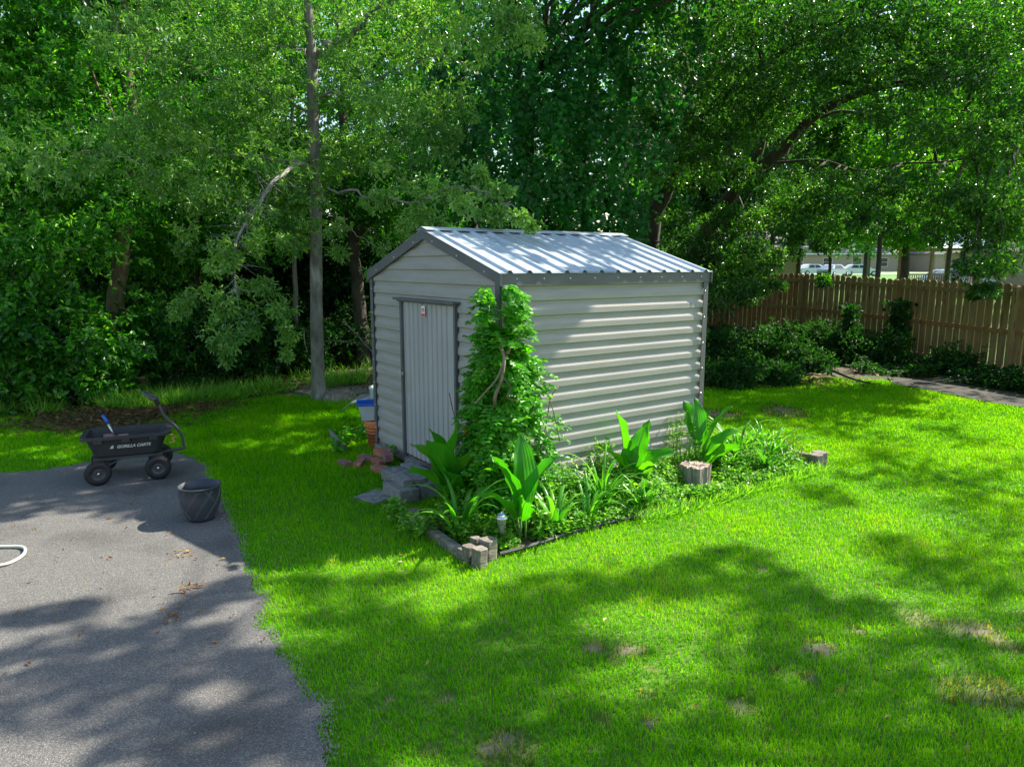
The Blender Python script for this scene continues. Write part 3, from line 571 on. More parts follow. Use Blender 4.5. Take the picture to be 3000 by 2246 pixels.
cart = empty('garden_cart', (-3.70, 6.60, .016), R(24), 'black garden dump cart with four wheels at the edge of the driveway', 'cart')
M['poly'] = mat('cart_poly', (.018, .02, .023), (.028, .03, .034), 8, .55, bump=.1, bscale=150)
M['frame'] = mat('cart_frame', (.05, .055, .06), (.075, .08, .088), 5, .45)
M['rim'] = mat('cart_rim', (.03, .03, .032), (.08, .08, .08), 10, .5)
WB, TK, WR = .25, .25, .114
for sx_ in (-1, 1):
    for sy_ in (-1, 1):
        wh = empty('wheel', (sx_ * WB, sy_ * TK, WR)); wh.parent = cart
        if sx_ < 0: wh.rotation_euler = (0, 0, R(14))
        MB().lathe([(.060, -.03), (.078, -.036), (.100, -.031), (.1105, -.014), (.112, 0), (.1105, .014), (.100, .031), (.078, .036), (.060, .03)], n=40, axis='y').build('tyre', M['black'], wh, True)
        k = sy_; MB().lathe([(.0001, k * .008), (.020, k * .008), (.022, k * .020), (.03, k * .012), (.052, k * .010), (.058, k * .026), (.063, k * .027), (.063, -k * .027), (.05, -k * .02), (.0001, -k * .02)], n=32, axis='y').build('rim', M['rim'], wh, True)
        MB().lathe([(.0001, k * .034), (.010, k * .033), (.014, k * .028), (.014, k * .018)], n=12, axis='y').build('hub', M['steel'], wh, True)
        tr = MB(); a_ = np.linspace(0, 2 * np.pi, 26, endpoint=False)
        for q in a_: tr.box((.1115 * math.cos(q), 0, .1115 * math.sin(q)), (.006, .05, .009), ry=-q)
        tr.build('tread', M['black'], wh)
def rrect(lx, ly, r, z, n=5):
    p = []
    for cx_, cy_, a0 in ((lx - r, ly - r, 0), (-lx + r, ly - r, 90), (-lx + r, -ly + r, 180), (lx - r, -ly + r, 270)):
        for k in range(n + 1): a = R(a0 + 90 * k / n); p.append((cx_ + r * math.cos(a), cy_ + r * math.sin(a), z))
    return np.array(p + [p[0]])
L0, W0 = .365, .225
secs = [rrect(L0 - .11, W0 - .06, .04, .235), rrect(L0 - .085, W0 - .045, .06, .25), rrect(L0 - .03, W0 - .02, .08, .40), rrect(L0 - .025, W0 - .015, .08, .425), rrect(L0 + .015, W0 + .02, .09, .427), rrect(L0 + .02, W0 + .025, .09, .418), rrect(L0 + .02, W0 + .025, .09, .440), rrect(L0 + .012, W0 + .018, .085, .446), rrect(L0 - .03, W0 - .02, .075, .442), rrect(L0 - .04, W0 - .03, .07, .40), rrect(L0 - .095, W0 - .055, .05, .255)]
tubm = MB(); tubm.grid(np.array(secs)); tubm.f.append(np.array([list(range(23, -1, -1))])); nlast = tubm.n - 25; tubm.f.append(np.array([list(range(nlast, nlast + 24))])); tub = tubm.build('tub', M['poly'], cart, False)
for x_ in (-.23, .0, .23):
    for sg in (-1, 1): MB().box((x_, sg * (W0 + .002), .404), (.075, .03, .05)).build('rim_bracket', M['poly'], tub, bevel=.006)
fr = MB()
for sg in (-1, 1): fr.box((0, sg * .13, .215), (.58, .025, .03)); fr.box((-WB, sg * .13, .16), (.03, .03, .1)); fr.box((WB, sg * .13, .16), (.03, .03, .1))
fr.box((WB, 0, WR), (.022, .48, .022)); fr.box((-WB, 0, WR), (.022, .48, .022)); fr.tube([(-WB, -.17, .12), (-.05, -.13, .21)], .008, 6); fr.tube([(-WB, .17, .12), (-.05, .13, .21)], .008, 6); fr.box((WB, 0, .215), (.03, .3, .025))
fr.build('frame', M['frame'], cart, bevel=.003)
hd = MB(); hd.tube(smooth_path([(.25, -.02, .20), (.38, -.02, .215), (.47, -.02, .225), (.482, -.02, .25), (.465, -.02, .36), (.41, -.02, .46), (.33, -.02, .56), (.295, -.02, .66), (.26, -.02, .74)], 5), .0145, 10); H = hd.build('handle', M['frame'], cart, True)
hg = MB(); hg.tube([(.285, -.02, .68), (.26, -.02, .74)], .022, 10); hg.build('grip_neck', M['poly'], H, True)
hg = MB(); hg.tube(smooth_path([(.26, -.09, .735), (.20, -.08, .78), (.165, -.03, .80), (.17, .03, .80), (.23, .05, .76), (.27, .04, .735), (.275, -.04, .735), (.26, -.09, .735)], 4), .014, 8, False); hg.build('grip', M['frame'], H, True)
MB().tube(smooth_path([(.34, .06, .36), (.40, .05, .34), (.41, -.01, .35), (.38, -.05, .33), (.40, -.06, .31), (.35, -.08, .30)], 4), .008, 6).build('release_strap', mat('yellow_strap', (.5, .38, .08)), cart, True)
def text(body, size, mt, parent, loc, rot, ext=.001, shear=0, name='lettering', bold=.0, sx=1):
    cu = bpy.data.curves.new(name, 'FONT'); cu.body = body; cu.size = size; cu.extrude = ext; cu.align_x = 'CENTER'; cu.align_y = 'CENTER'; cu.shear = shear; cu.offset = bold; cu.materials.append(mt)
    t_ = bpy.data.objects.new(name, cu); me = bpy.data.meshes.new_from_object(t_); bpy.data.objects.remove(t_); me.materials.clear(); me.materials.append(mt); o = bpy.data.objects.new(name, me); COL.objects.link(o); o.parent = parent; o.location = loc; o.rotation_euler = rot; o.scale = (sx, 1, 1); return o
tilt = math.atan2(.025, .15)
M['decal'] = mat('white_decal', (.62, .62, .62), None, rough=.6)
text('GORILLA CARTS', .040, M['decal'], tub, (.055, -(W0 - .031), .335), (R(90) + tilt, 0, 0), .0008, .35, bold=.0012, sx=.95)
tri = MB(); tri.prism([(-.018, -.012), (.012, -.012), (.016, .016), (.004, .02)], 0, .0016); o = tri.build('emblem', M['decal'], tub); o.location = (-.125, -(W0 - .031) - .001, .335); o.rotation_euler = (R(90) + tilt, 0, 0)
cm = cart.matrix_basis
def cw(p): return (Matrix.Translation((-3.70, 6.60, .016)) @ Matrix.Rotation(R(24), 4, 'Z')) @ Vector(p)
for lx, ly, z, rz, lab in ((-.19, -.02, .30, .05, 'lower left brick in the cart'), (-.07, -.04, .30, -.05, 'lower right brick in the cart'), (-.16, .0, .375, .12, 'upper left brick in the cart under the tool shaft'), (-.05, -.06, .375, -.1, 'upper right brick in the cart beside the tool shaft')):
    q = cw((lx, ly, z)); block('brick', (q.x, q.y, q.z), (.095, .19, .06), R(24) + rz, M['brickm'], 'mauve ' + lab, 'brick', 'bricks inside the cart', bev=.004, jitter=.002)
hm = empty('hand_tool', tuple(cw((-.10, -.10, .41))), R(24), 'blue and silver handled tool standing up out of the cart', 'tool')
MB().tube([(0, 0, 0), (-.05, .02, .13)], .009, 8).build('shaft', M['steel'], hm, True)
MB().tube([(-.05, .02, .13), (-.062, .025, .16), (-.09, .035, .215)], [.012, .016, .012], 8).build('grip', M['bluelid'], hm, True)
MB().tube([(-.09, .035, .215), (-.11, .04, .27)], [.011, .013], 8).build('grip_end', M['black'], hm, True)
MB().box((.012, -.005, -.035), (.10, .006, .07), ry=.2).build('blade', M['steel'], hm, bevel=.002)

# ------------------------------------------------------------------ plants of the bed
def broad_plant(base, leaves, label, group='broad leaved ginger plants in the bed', seed=1):
    """leaves: (azimuth deg, tilt from vertical deg, length, width, stalk height)"""
    g = np.random.default_rng(seed); root = empty('broad_leaved_plant', tuple(base), 0, label, 'plant', group); st = MB()
    for az, ti, ln, wd, sh_ in leaves:
        a = R(az); t_ = R(ti); h = np.array([math.cos(a), math.sin(a), 0]); s = np.array([-math.sin(a), math.cos(a), 0]); tw = g.uniform(-.9, .9)
        p = np.array([g.normal(0, .025), g.normal(0, .025), 0]); d0 = R(ti * .3); V = []
        foot = p.copy(); p = p + (h * math.sin(d0) + np.array([0, 0, math.cos(d0)])) * sh_
        st.tube([foot, (foot + p) / 2, p], [.012, .009, .006], 7); K = 14
        for i in range(K + 1):
            u = i / K; an = t_ * .6 + (t_ * .9 + .25) * u ** 1.6; d = h * math.sin(an) + np.array([0, 0, math.cos(an)]); nrm = np.cross(s, d)
            wv = wd * .74 * (math.sin(math.pi * min(1, u ** .85)) ** .72 if 0 < u < 1 else .02); wob = .012 * math.sin(u * 17 + az)
            sa = s * math.cos(tw) + nrm * math.sin(tw)
            V.append([p + sa * wv * q + np.cross(sa, d) * (-(abs(q) ** 1.2) * wv * .42 + wob * q * abs(q) + .0022 * math.cos(q * 24)) for q in np.linspace(-1, 1, 25)])
            p = p + d * ln / K
        lm = MB(); lm.grid(np.array(V), np.full(25 * (K + 1), g.uniform(.15, .9))); lm.build('leaf', M['leaf_big'], root, True)
        mid = [v[12] + np.array([0, 0, .0015]) for v in V]; st.tube(mid, np.linspace(.0045, .001, len(mid)), 5)
    st.build('stem', M['stem'], root, True); return root
# azimuths are world angles: 180 = left, -90 = toward the camera
broad_plant(S(-.40, .12), [(170, 36, .54, .15, .20), (145, 20, .58, .17, .20), (200, 48, .46, .15, .16), (230, 22, .56, .17, .22), (-60, 10, .56, .12, .30), (-40, 30, .46, .14, .22), (-20, 42, .42, .12, .16), (-70, 40, .44, .15, .14), (250, 36, .46, .16, .16)], 'large deep green broad leaved plant in shade beside the door step', seed=1)
broad_plant(S(-.20, -.56), [(185, 20, .50, .13, .22), (120, 5, .56, .13, .26), (-10, 26, .50, .14, .22), (205, 48, .36, .12, .18), (-80, 44, .32, .10, .18)], 'broad leaved plant with yellow green lower leaves behind the solar light', seed=2)
broad_plant(S(1.22, -.26), [(150, 8, .44, .13, .34), (20, 12, .40, .12, .26), (60, 18, .36, .09, .34), (178, 42, .42, .13, .18), (-10, 55, .42, .13, .18), (215, 30, .30, .1, .2), (-50, 48, .32, .1, .12)], 'tallest broad leaved plant with upright leaves against the sunlit shed wall', seed=3)
broad_plant(S(2.12, -.24), [(150, 16, .40, .11, .36), (110, 10, .42, .11, .36), (25, 34, .58, .13, .22), (10, 50, .48, .12, .18), (-20, 56, .40, .12, .12), (40, 20, .38, .1, .3)], 'broad leaved plant with a long bright leaf beside the stump', seed=4)

def strap_plant(base, n, ln, label, seed, wid=.028, spread=1.0):
    g = np.random.default_rng(seed); root = empty('strap_leaf_lily', tuple(base), 0, label, 'plant', 'strap leaved lilies in the bed'); mb = MB()
    for i in range(n):
        a = g.uniform(0, 2 * np.pi); L_ = ln * 1.12 * g.uniform(.65, 1.1); h = np.array([math.cos(a), math.sin(a), 0]); s = np.array([-math.sin(a), math.cos(a), 0]); p = h * .02; V = []; K = 10
        a0 = g.uniform(.05, .45) * spread; a1 = g.uniform(1.2, 2.5); wv = wid * 1.25 * g.uniform(.7, 1.2)
        for k in range(K + 1):
            u = k / K; an = a0 + a1 * u ** 1.9; d = h * math.sin(an) + np.array([0, 0, math.cos(an)]); w_ = wv * (1 - u ** 3) * .5 + .001
            V.append([p - s * w_, p - np.cross(s, d) * w_ * .5, p + s * w_]); p = p + d * L_ / K
        mb.grid(np.array(V), np.full(3 * (K + 1), g.uniform(0, 1)))
    mb.build('leaves', M['leaf_strap'], root, True); return root
strap_plant(S(-.58, -.30), 20, .60, 'strap leaved lily arching over the left timber of the bed', 1, .034)
strap_plant(S(-.45, -.12), 12, .5, 'pale strap leaved lily just behind the arching one at the left', 11, .03)
strap_plant(S(.08, -.60), 15, .48, 'strap leaved lily with a pale stem at the front of the bed', 2, .03)
strap_plant(S(.72, -.42), 26, .60, 'big clump of thin strap leaves left of the tallest broad plant', 3, .022)
strap_plant(S(2.42, -.36), 18, .42, 'small bright strap leaved clump right behind the stump', 4, .022)
strap_plant(S(2.75, -.2), 22, .62, 'strap leaved clump at the shed wall corner', 5, .026)
strap_plant(S(3.05, -.38), 24, .58, 'strap leaved clump drooping over the far right end of the bed', 6, .024, 1.4)
strap_plant(S(.42, -.58), 14, .42, 'short strap leaved tuft at the front between the lily and the bushy clump', 12, .022)
strap_plant(S(1.0, -.6), 16, .4, 'short strap leaved tuft at the front below the tallest broad plant', 13, .02)
strap_plant(S(2.7, -.56), 18, .4, 'short strap leaved tuft at the front right of the stump', 14, .02)
strap_plant(S(3.15, -.2), 20, .5, 'strap leaved tuft at the back of the far right end of the bed', 15, .022, 1.3)
strap_plant(S(-.15, -.25), 10, .55, 'lone upright tuft of narrow blades below the climbing vine', 7, .018, .6)

def shoots(name, base, n, h, spread, leaf, m, label, cat_, group, seed, wide=True, per=26, lean=(0, 0)):
    g = np.random.default_rng(seed); root = empty(name, tuple(base), 0, label, cat_, group); sm = MB(); lm = MB()
    for i in range(n):
        a = g.uniform(0, 2 * np.pi); r = spread * g.uniform(0, 1) ** .6; tip = np.array([math.cos(a) * r + lean[0], math.sin(a) * r + lean[1], h * g.uniform(.55, 1)]); f = np.array([math.cos(a) * r * .3, math.sin(a) * r * .3, 0])
        pts = smooth_path([f, (f + tip) / 2 + g.normal(0, .03, 3), tip], 6); sm.tube(pts, np.linspace(.005, .0015, len(pts)), 4, False)
        t = g.uniform(.12, 1, per); idx = t * (len(pts) - 1); lo = np.clip(idx.astype(int), 0, len(pts) - 2); p = pts[lo] + (pts[lo + 1] - pts[lo]) * (idx - lo)[:, None]
        d = unit(g.normal(size=(per, 3)) * [1, 1, .5] + [0, 0, .1]); nm = unit(g.normal(size=(per, 3)) * .5 + [0, 0, 1]); sz = g.uniform(.6, 1.2, per)
        var = np.clip(g.normal(.5, .22, per), 0, 1)
        (add_wide if wide else add_leaves)(lm, p + d * .012, d, nm, leaf * sz, leaf * sz * (.62 if wide else .3), var)
    sm.build('stem', M['stem'], root); lm.build('foliage', m, root); return root
weeds = [(-.80, -.05, 9, .2, .14, .04, 'leafy weed spilling over the left timber of the bed'), (-.78, .3, 9, .18, .15, .04, 'shaded leafy weed between step and left timber'), (-.45, -.5, 9, .2, .12, .035, 'low leafy weed right behind the corner posts'), (.25, -.2, 10, .34, .18, .05, 'white edged leafy weed at the foot of the climbing vine'), (.50, -.25, 12, .40, .2, .045, 'leafy weed clump against the lower shed wall right of the vine'), (.92, -.14, 14, .50, .12, .04, 'tall thin leafy weed leaning on the wall left of the tallest plant'), (1.62, -.18, 12, .34, .16, .04, 'grey green weed between the tallest plant and the stump'), (2.0, -.10, 16, .62, .16, .038, 'tall grey green weed against the shed wall behind the stump'), (2.9, -.5, 16, .26, .25, .035, 'low leafy weed at the front right of the bed'), (-.1, -.45, 12, .25, .2, .045, 'low leafy weed in the middle of the front of the bed'), (1.1, -.55, 14, .24, .25, .04, 'low leafy weed in front of the tallest plant'), (2.6, -.5, 14, .3, .2, .035, 'low narrow leaved weed right of the stump'), (-.30, -.02, 10, .3, .16, .04, 'shaded leafy weed below the near shed corner')]
for i, (lx, ly, n, h, sp_, lf, lab) in enumerate(weeds): n += 3; h *= 1.05; shoots('weed_clump', S(lx, ly, .02), n, h, sp_, lf, M['leaf_cover'], lab, 'weed', 'leafy weeds in the flower bed', 20 + i, i not in (7, 11, 6))
shoots('red_stemmed_weed', S(3.18, -.55, .02), 7, .34, .12, .03, leafmat('leaf_reddish', [(.16, .05, .02), (.2, .1, .03), (.1, .2, .03)], (1.4, 1.4, .5)), 'reddish weed near the far right bed corner', 'weed', None, 44, False)
for i, (px, py, h, lab) in enumerate([(1065, 1290, .3, 'lobed leafy weed growing beside the orange pot'), (1010, 1330, .2, 'short leafy weed beside the pointed shard'), (1180, 1345, .16, 'small weed growing under the shed wall by the bricks'), (1010, 1300, .26, 'lobed leafy weed left of the brick pile')]):
    shoots('lawn_weed', (*G(px, py)[:2], 0), 9, h, .14, .06, M['leaf_creeper'], lab, 'weed', 'weeds by the shed corner', 60 + i, True, 14)
# low ground cover
g = np.random.default_rng(21); n = 34000; l = np.column_stack([g.uniform(-.66, 3.32, n), g.uniform(-.78, .0, n)])
h = g.uniform(.01, .16, n) * np.clip(.4 + (l[:, 1] + .8) * 1.6, .3, 1.3) * (.5 + vnoise(l[:, 0] * 4, l[:, 1] * 4, 4)); k = (vnoise(l[:, 0] * 5, l[:, 1] * 5, 2) > .22) & ~((np.hypot(l[:, 0] - 1.86, l[:, 1] + .42) < .15)); k &= ~((np.abs(l[:, 0] - 1.80) < .2) & (l[:, 1] < -.42) & (l[:, 1] > -.68)); k &= ~((l[:, 0] < -.5) & (l[:, 1] < -.5)) & (l[:, 1] > -.80 + .1 * (l[:, 0] < 1.2))
l = l[k]; h = h[k]; n = len(l); p = np.array([S(a, b_, c) for (a, b_), c in zip(l, h)]) + [0, 0, .02]
mb = MB(); d = unit(g.normal(size=(n, 3)) * [1, 1, .35]); sz = g.uniform(.02, .045, n); add_wide(mb, p, d, unit(g.normal(size=(n, 3)) * .45 + [0, 0, 1]), sz, sz * .8, np.clip(g.normal(.42, .2, n), 0, 1))
n2 = 7000; l = np.column_stack([g.uniform(.8, 3.3, n2), g.uniform(-.85, -.45, n2)]); p = np.array([S(a, b_, 0) for a, b_ in l]); d = unit(g.normal(size=(n2, 3)) * [.6, .6, .2] + [0, 0, .8]); add_leaves(mb, p, d, unit(g.normal(size=(n2, 3))), g.uniform(.05, .15, n2), .007, np.clip(g.normal(.6, .2, n2), 0, 1))
tag(mb.build('ground_cover', M['leaf_cover']), kind='stuff')
# pale and fallen leaves on the bed soil
mb = MB(); n = 500; l = np.column_stack([g.uniform(-.6, 3.2, n), g.uniform(-.68, -.4, n)]); p = np.array([S(a, b_, .032) for a, b_ in l]); add_leaves(mb, p, unit(g.normal(size=(n, 3)) * [1, 1, .15]), unit(g.normal(size=(n, 3)) * .2 + [0, 0, 1]), .035, .02, g.uniform(0, 1, n))
M['dryleaf'] = leafmat('dry_leaf', [(.2, .07, .03), (.36, .17, .06), (.55, .36, .16), (.6, .48, .28)], (1.1, 1, .7), .25, .7)
tag(mb.build('bed_leaf_litter', M['dryleaf']), kind='stuff')

# ------------------------------------------------------------------ climbing vine on the near corner
vine = empty('climbing_vine', tuple(S(-.06, -.05)), SA, 'dense green climbing vine covering the near corner of the shed', 'vine')
g = np.random.default_rng(31); vs = MB()
def vw(z):                                          # half widths (front wall side, right wall side) at height z
    return (np.interp(z, [0, .3, .6, .9, 1.1, 1.3, 1.6, 1.9, 2.0], [.42, .56, .60, .46, .26, .18, .15, .12, .06]), np.interp(z, [0, .3, .6, .9, 1.2, 1.5, 1.8, 2.0], [.72, .66, .56, .44, .36, .27, .18, .06]))
nt_ = 900; P0 = []; D0 = []
for i in range(nt_):
    z = g.uniform(.05, 1.88); wa, wb = vw(z); u = g.triangular(-1, 0, 1); u = 0.05 * np.sign(u) if abs(u) < .05 else u
    if u < 0: q = np.array([-.04 - g.uniform(.0, .10) * (1 - abs(u)), -u * wa, z]); out = np.array([-1, .25, 0])
    else: q = np.array([u * wb, -.05 - g.uniform(0, .12) * (1 - abs(u)), z]); out = np.array([.25, -1, 0])
    if abs(u) > .65 and g.uniform() < .5: continue
    if z > 1.35 and g.uniform() < .5: continue
    P0.append(q); D0.append(out)
for i in range(420):
    z = g.uniform(.05, 1.55); th = g.uniform(0, np.pi / 2); rr_2 = g.uniform(.05, .20) * np.interp(z, [0, .8, 1.2, 1.55], [1, 1, .6, .3])
    if 1.0 < z < 1.42: continue
    P0.append(np.array([-rr_2 * math.cos(th), -rr_2 * math.sin(th), z])); D0.append(np.array([-math.cos(th), -math.sin(th), 0]))
P0 = np.array(P0); D0 = np.array(D0); lm = MB()
for q, out in zip(P0, D0):                          # compound leaves: pairs of leaflets on a drooping stalk
    d = unit(out * g.uniform(.1, .7) + g.normal(size=3) * [.6, .6, .35] + [0, 0, -.3]); L_ = g.uniform(.12, .22) * np.interp(q[2], [0, 1.2, 1.8], [1, .85, .6]); npair = 5
    if q[1] > .05: d[0] = min(d[0], -.12)
    elif q[0] > .05: d[1] = min(d[1], -.12)
    else: d = d + np.array([-.3, -.5, 0]); q = q + np.array([-.02, -.04, 0]) * g.uniform(0, 1.6)
    d = unit(d); s = unit(np.cross(d, [0, 0, 1])); t = np.repeat(np.linspace(.2, 1, npair), 2); sg = np.tile([1, -1], npair); p = q + d * (t * L_)[:, None] + np.array([0, 0, -.25]) * (t ** 2 * L_)[:, None]
    ld = unit(s[None] * sg[:, None] * .9 + d * .5 + g.normal(size=(len(t), 3)) * .15); nm = unit(np.tile(np.cross(s, d) * 1 + out * .4, (len(t), 1)) + g.normal(size=(len(t), 3)) * .25); sz = g.uniform(.75, 1.2, len(t)) * .055
    add_wide(lm, p, ld, nm, sz, sz * .6, np.clip(g.normal(.42, .12) + g.normal(0, .1, len(t)), 0, 1))
    add_wide(lm, p[-1:], d[None], nm[:1], .05, .03, np.array([.5]))
lm.build('foliage', M['leaf_creeper'], vine)
for pts, r in (([(0, -.0, 0), (.03, -.09, .5), (-.10, -.12, .9), (-.17, -.2, 1.05), (-.14, -.24, 1.18), (-.10, -.22, 1.34), (-.12, -.2, 1.43), (-.07, -.19, 1.46), (-.04, -.2, 1.41), (-.08, -.22, 1.37)], .013), ([(-.10, -.22, 1.34), (-.17, -.23, 1.2), (-.26, -.18, 1.08), (-.30, -.12, 1.0)], .007), ([(-.12, -.24, 1.2), (-.07, -.26, 1.12), (-.10, -.26, 1.05), (.02, -.24, 1.0)], .006), ([(.1, -.1, .2), (.3, -.16, .6), (.42, -.12, .95), (.5, -.12, 1.05)], .005), ([(-.1, .1, .1), (-.1, .5, .7), (-.1, .62, .95)], .005), ([(0, 0, .9), (.02, -.05, 1.3), (.06, -.06, 1.6)], .006), ([(.1, -.12, 1.1), (.28, -.15, 1.15), (.42, -.14, .9), (.5, -.15, .6)], .004)):
    vs.tube(smooth_path(pts, 6), r, 7)
vs.build('stem', M['vine_wood'], vine, True)
M['orangef'] = mat('orange_flower', (.75, .13, .03), (.85, .25, .05), 12, .6)
fl = MB()
for a, b_, c in ((.10, -.30, .0), (-.10, -.28, .03), (.03, -.33, -.06), (.06, -.3, .04)): fl.tube([(.02, -.27, .50), (.02 + a * .5, -.29, .50 + c * .6), (.02 + a, b_ - .03, .50 + c)], [.005, .010, .019], 8, False)
fl.build('trumpet_flower', M['orangef'], vine, True)
fl = MB(); fl.tube([(-.26, .10, .78), (-.27, .09, .75), (-.27, .08, .735)], [.004, .008, .014], 8, False); fl.build('trumpet_flower', M['orangef'], vine, True)

# loose stones along the crumbling driveway edge
g = np.random.default_rng(40); ed = dd[2:-3] if len(dd) > 8 else dd; ed = np.array(ed); ks = g.integers(0, len(ed) - 1, 5200); tt = g.uniform(0, 1, 5200)[:, None]; p = ed[ks] * (1 - tt) + ed[ks + 1] * tt + g.normal(0, .03, (5200, 2)); n = len(p); sz = g.uniform(.0025, .008, n)[:, None]
tet = unit(np.array([[1, 0, -.3], [-.5, .87, -.3], [-.5, -.87, -.3], [0, 0, 1.]])); v = (np.column_stack([p, np.full(n, .014)])[:, None] + tet[None] * sz[:, None] * g.uniform(.6, 1.3, (n, 4, 1))).reshape(-1, 3)
i = np.arange(n)[:, None] * 4; mb = MB(); mb.add(v, cat([i + [0, 1, 3], i + [1, 2, 3], i + [2, 0, 3]])); tag(mb.build('edge_gravel', mat('gravel', (.16, .15, .14), (.3, .29, .27), 60, .95)), kind='stuff')

# ------------------------------------------------------------------ fallen leaves, litter
def litter(name, pts, m, smin, smax, g):
    n = len(pts); mb = MB(); p = np.column_stack([pts, g.uniform(.0, .02, n) + .0]); sz = g.uniform(smin, smax, n)
    add_leaves(mb, p, unit(g.normal(size=(n, 3)) * [1, 1, .2]), unit(g.normal(size=(n, 3)) * .35 + [0, 0, 1]), sz, sz * .45, g.uniform(0, 1, n)); return tag(mb.build(name, m), kind='stuff')
g = np.random.default_rng(41)
pts = cat([np.array([G(*q)[:2] for q in [(165, 1646), (315, 1642), (480, 1660), (495, 1658), (440, 1676), (448, 1690), (310, 1725), (456, 1757), (470, 1795), (90, 1716), (775, 1880), (490, 1810), (635, 1580), (4, 1990)]]),
           np.array([G(540, 1632)[:2] + g.normal(0, .05, 2) for _ in range(14)]), np.array([G(556, 1730)[:2] + g.normal(0, .035, 2) for _ in range(26)]), np.array([G(515, 1812)[:2] + g.normal(0, .04, 2) for _ in range(14)]),
           np.column_stack([g.uniform(-5, -.9, 130), g.uniform(3.2, 6.3, 130)])])
pts = pts[inpoly(pts, drive)]; o = litter('fallen_leaves', pts, M['dryleaf'], .018, .05, g); o.location.z = .018
pts = np.column_stack([g.uniform(-6, -.9, 2600), g.uniform(2.4, 6.6, 2600)]); pts = pts[inpoly(pts, drive) & (vnoise(pts[:, 0] * 2, pts[:, 1] * 2, 15) > .35)]; o = litter('leaf_crumbs', pts, M['dryleaf'], .005, .014, g); o.location.z = .012
pts = cat([G(390, 1205)[:2] + g.normal(size=(5200, 2)) * [.55, .35], G(620, 1190)[:2] + g.normal(size=(700, 2)) * [.6, .2], G(250, 1245)[:2] + g.normal(size=(900, 2)) * [.6, .25], np.array([3.9, 12.2]) + g.normal(size=(1500, 2)) * [1.0, .35], np.array([-1.6, 12.0]) + g.normal(size=(1500, 2)) * [1.4, .5]])
o = litter('leaf_litter', pts, leafmat('litter_leaf', [(.13, .08, .05), (.27, .18, .12), (.42, .3, .2)], (1, 1, .7), .2, .8), .05, .11, g); o.location.z = .03
pts = np.column_stack([g.uniform(-4, 6, 160), g.uniform(2.6, 9, 160)]); pts = pts[gmask(pts)]; o = litter('fallen_leaves', pts, M['dryleaf'], .02, .05, g); o.location.z = .035

# ------------------------------------------------------------------ slender water oak left of the shed
g = np.random.default_rng(51)
TB = G(932, 1176); mt = empty('water_oak', tuple(TB), 0, 'slender straight grey trunked tree standing left of the shed on the lawn', 'tree')
TB = np.array(TB)
tp = smooth_path([TB + [.02, 0, -.02], P(931, 1080, 10.32), P(927, 900, 10.3), P(925, 620, 10.3), P(918, 400, 10.3), P(914, 190, 10.3), P(902, 0, 10.3), P(895, -300, 10.4), P(905, -620, 10.4)], 7)
tr = MB(); rad = np.interp(tp[:, 2], [0, .12, .35, 1.2, 3, 4.6, 5.2, 9], [.165, .12, .098, .09, .083, .078, .06, .025]); tr.tube(tp - TB, rad * (1 + g.normal(0, .02, len(tp))), 16)
def bp(*pts): return smooth_path([P(*q) for q in pts], 6) - TB
limbs = [([(922, 195, 10.3), (935, 150, 10.2), (985, 128, 10.0), (1040, 100, 9.8), (1075, 55, 9.6), (1141, 0, 9.3), (1230, -70, 9.0)], .062, .02),
         ([(912, 165, 10.3), (890, 148, 10.2), (845, 136, 10), (800, 148, 9.8)], .03, .012),
         ([(985, 128, 10.0), (984, 60, 9.9), (985, -60, 9.8)], .03, .02),
         ([(912, 480, 10.3), (860, 470, 10), (720, 455, 9.6), (560, 440, 9.2), (400, 455, 8.8), (250, 440, 8.5), (120, 470, 8.3)], .04, .006),
         ([(915, 330, 10.3), (800, 280, 10), (640, 230, 9.5), (480, 170, 9.0), (330, 120, 8.6)], .04, .008),
         ([(928, 560, 10.2), (1010, 560, 9.6), (1120, 580, 9.0), (1230, 590, 8.2), (1330, 555, 7.6), (1420, 560, 7.1), (1480, 600, 6.8), (1512, 640, 6.6)], .035, .005),
         ([(922, 300, 10.3), (1050, 250, 9.9), (1200, 200, 9.5), (1350, 120, 9.0), (1500, 90, 8.6)], .04, .006),
         ([(915, 90, 10.3), (780, 20, 10.1), (620, -60, 9.8), (450, -120, 9.6)], .035, .01),
         ([(905, 20, 10.3), (900, -120, 10.0), (700, -330, 9.6), (600, -420, 9.4)], .03, .01),
         ([(922, 420, 10.3), (1000, 420, 10.6), (1100, 400, 11.0), (1220, 410, 11.3)], .03, .008),
         ([(925, 610, 10.25), (1010, 660, 9.9), (1090, 720, 9.7), (1170, 740, 9.5)], .022, .004)]
for pts, r0, r1 in limbs: q = bp(*pts); q[1:-1] += g.normal(0, .025, (len(q) - 2, 3)); tr.tube(q, np.linspace(r0, r1, len(q)) * (.8 if r0 > .05 else .5), 8)
tr.build('trunk', M['bark'], mt, True)
dd_ = MB(); q = bp((905, 490, 10.2), (870, 480, 10.0), (830, 510, 9.7), (795, 538, 9.5), (760, 595, 9.3), (730, 640, 9.2), (700, 690, 9.1), (686, 745, 9.0), (690, 830, 8.9), (700, 900, 8.9)); dd_.tube(q, np.linspace(.035, .006, len(q)), 8)
for i in range(90):
    j = g.integers(12, len(q) - 4); d = unit(g.normal(size=3) * [1, 1, .7] + [0, 0, -.2]); l_ = g.uniform(.1, .5); e = q[j] + d * l_; dd_.tube([q[j], (q[j] + e) / 2 + g.normal(0, .02, 3), e + [0, 0, -.03]], [.005, .003, .001], 4, False)
    if i % 3 == 0: e2 = e + unit(g.normal(size=3)) * .15; dd_.tube([(q[j] + e) / 2, e2], [.002, .001], 3, False)
dd_.build('dead_branch', M['deadwood'], mt, True)
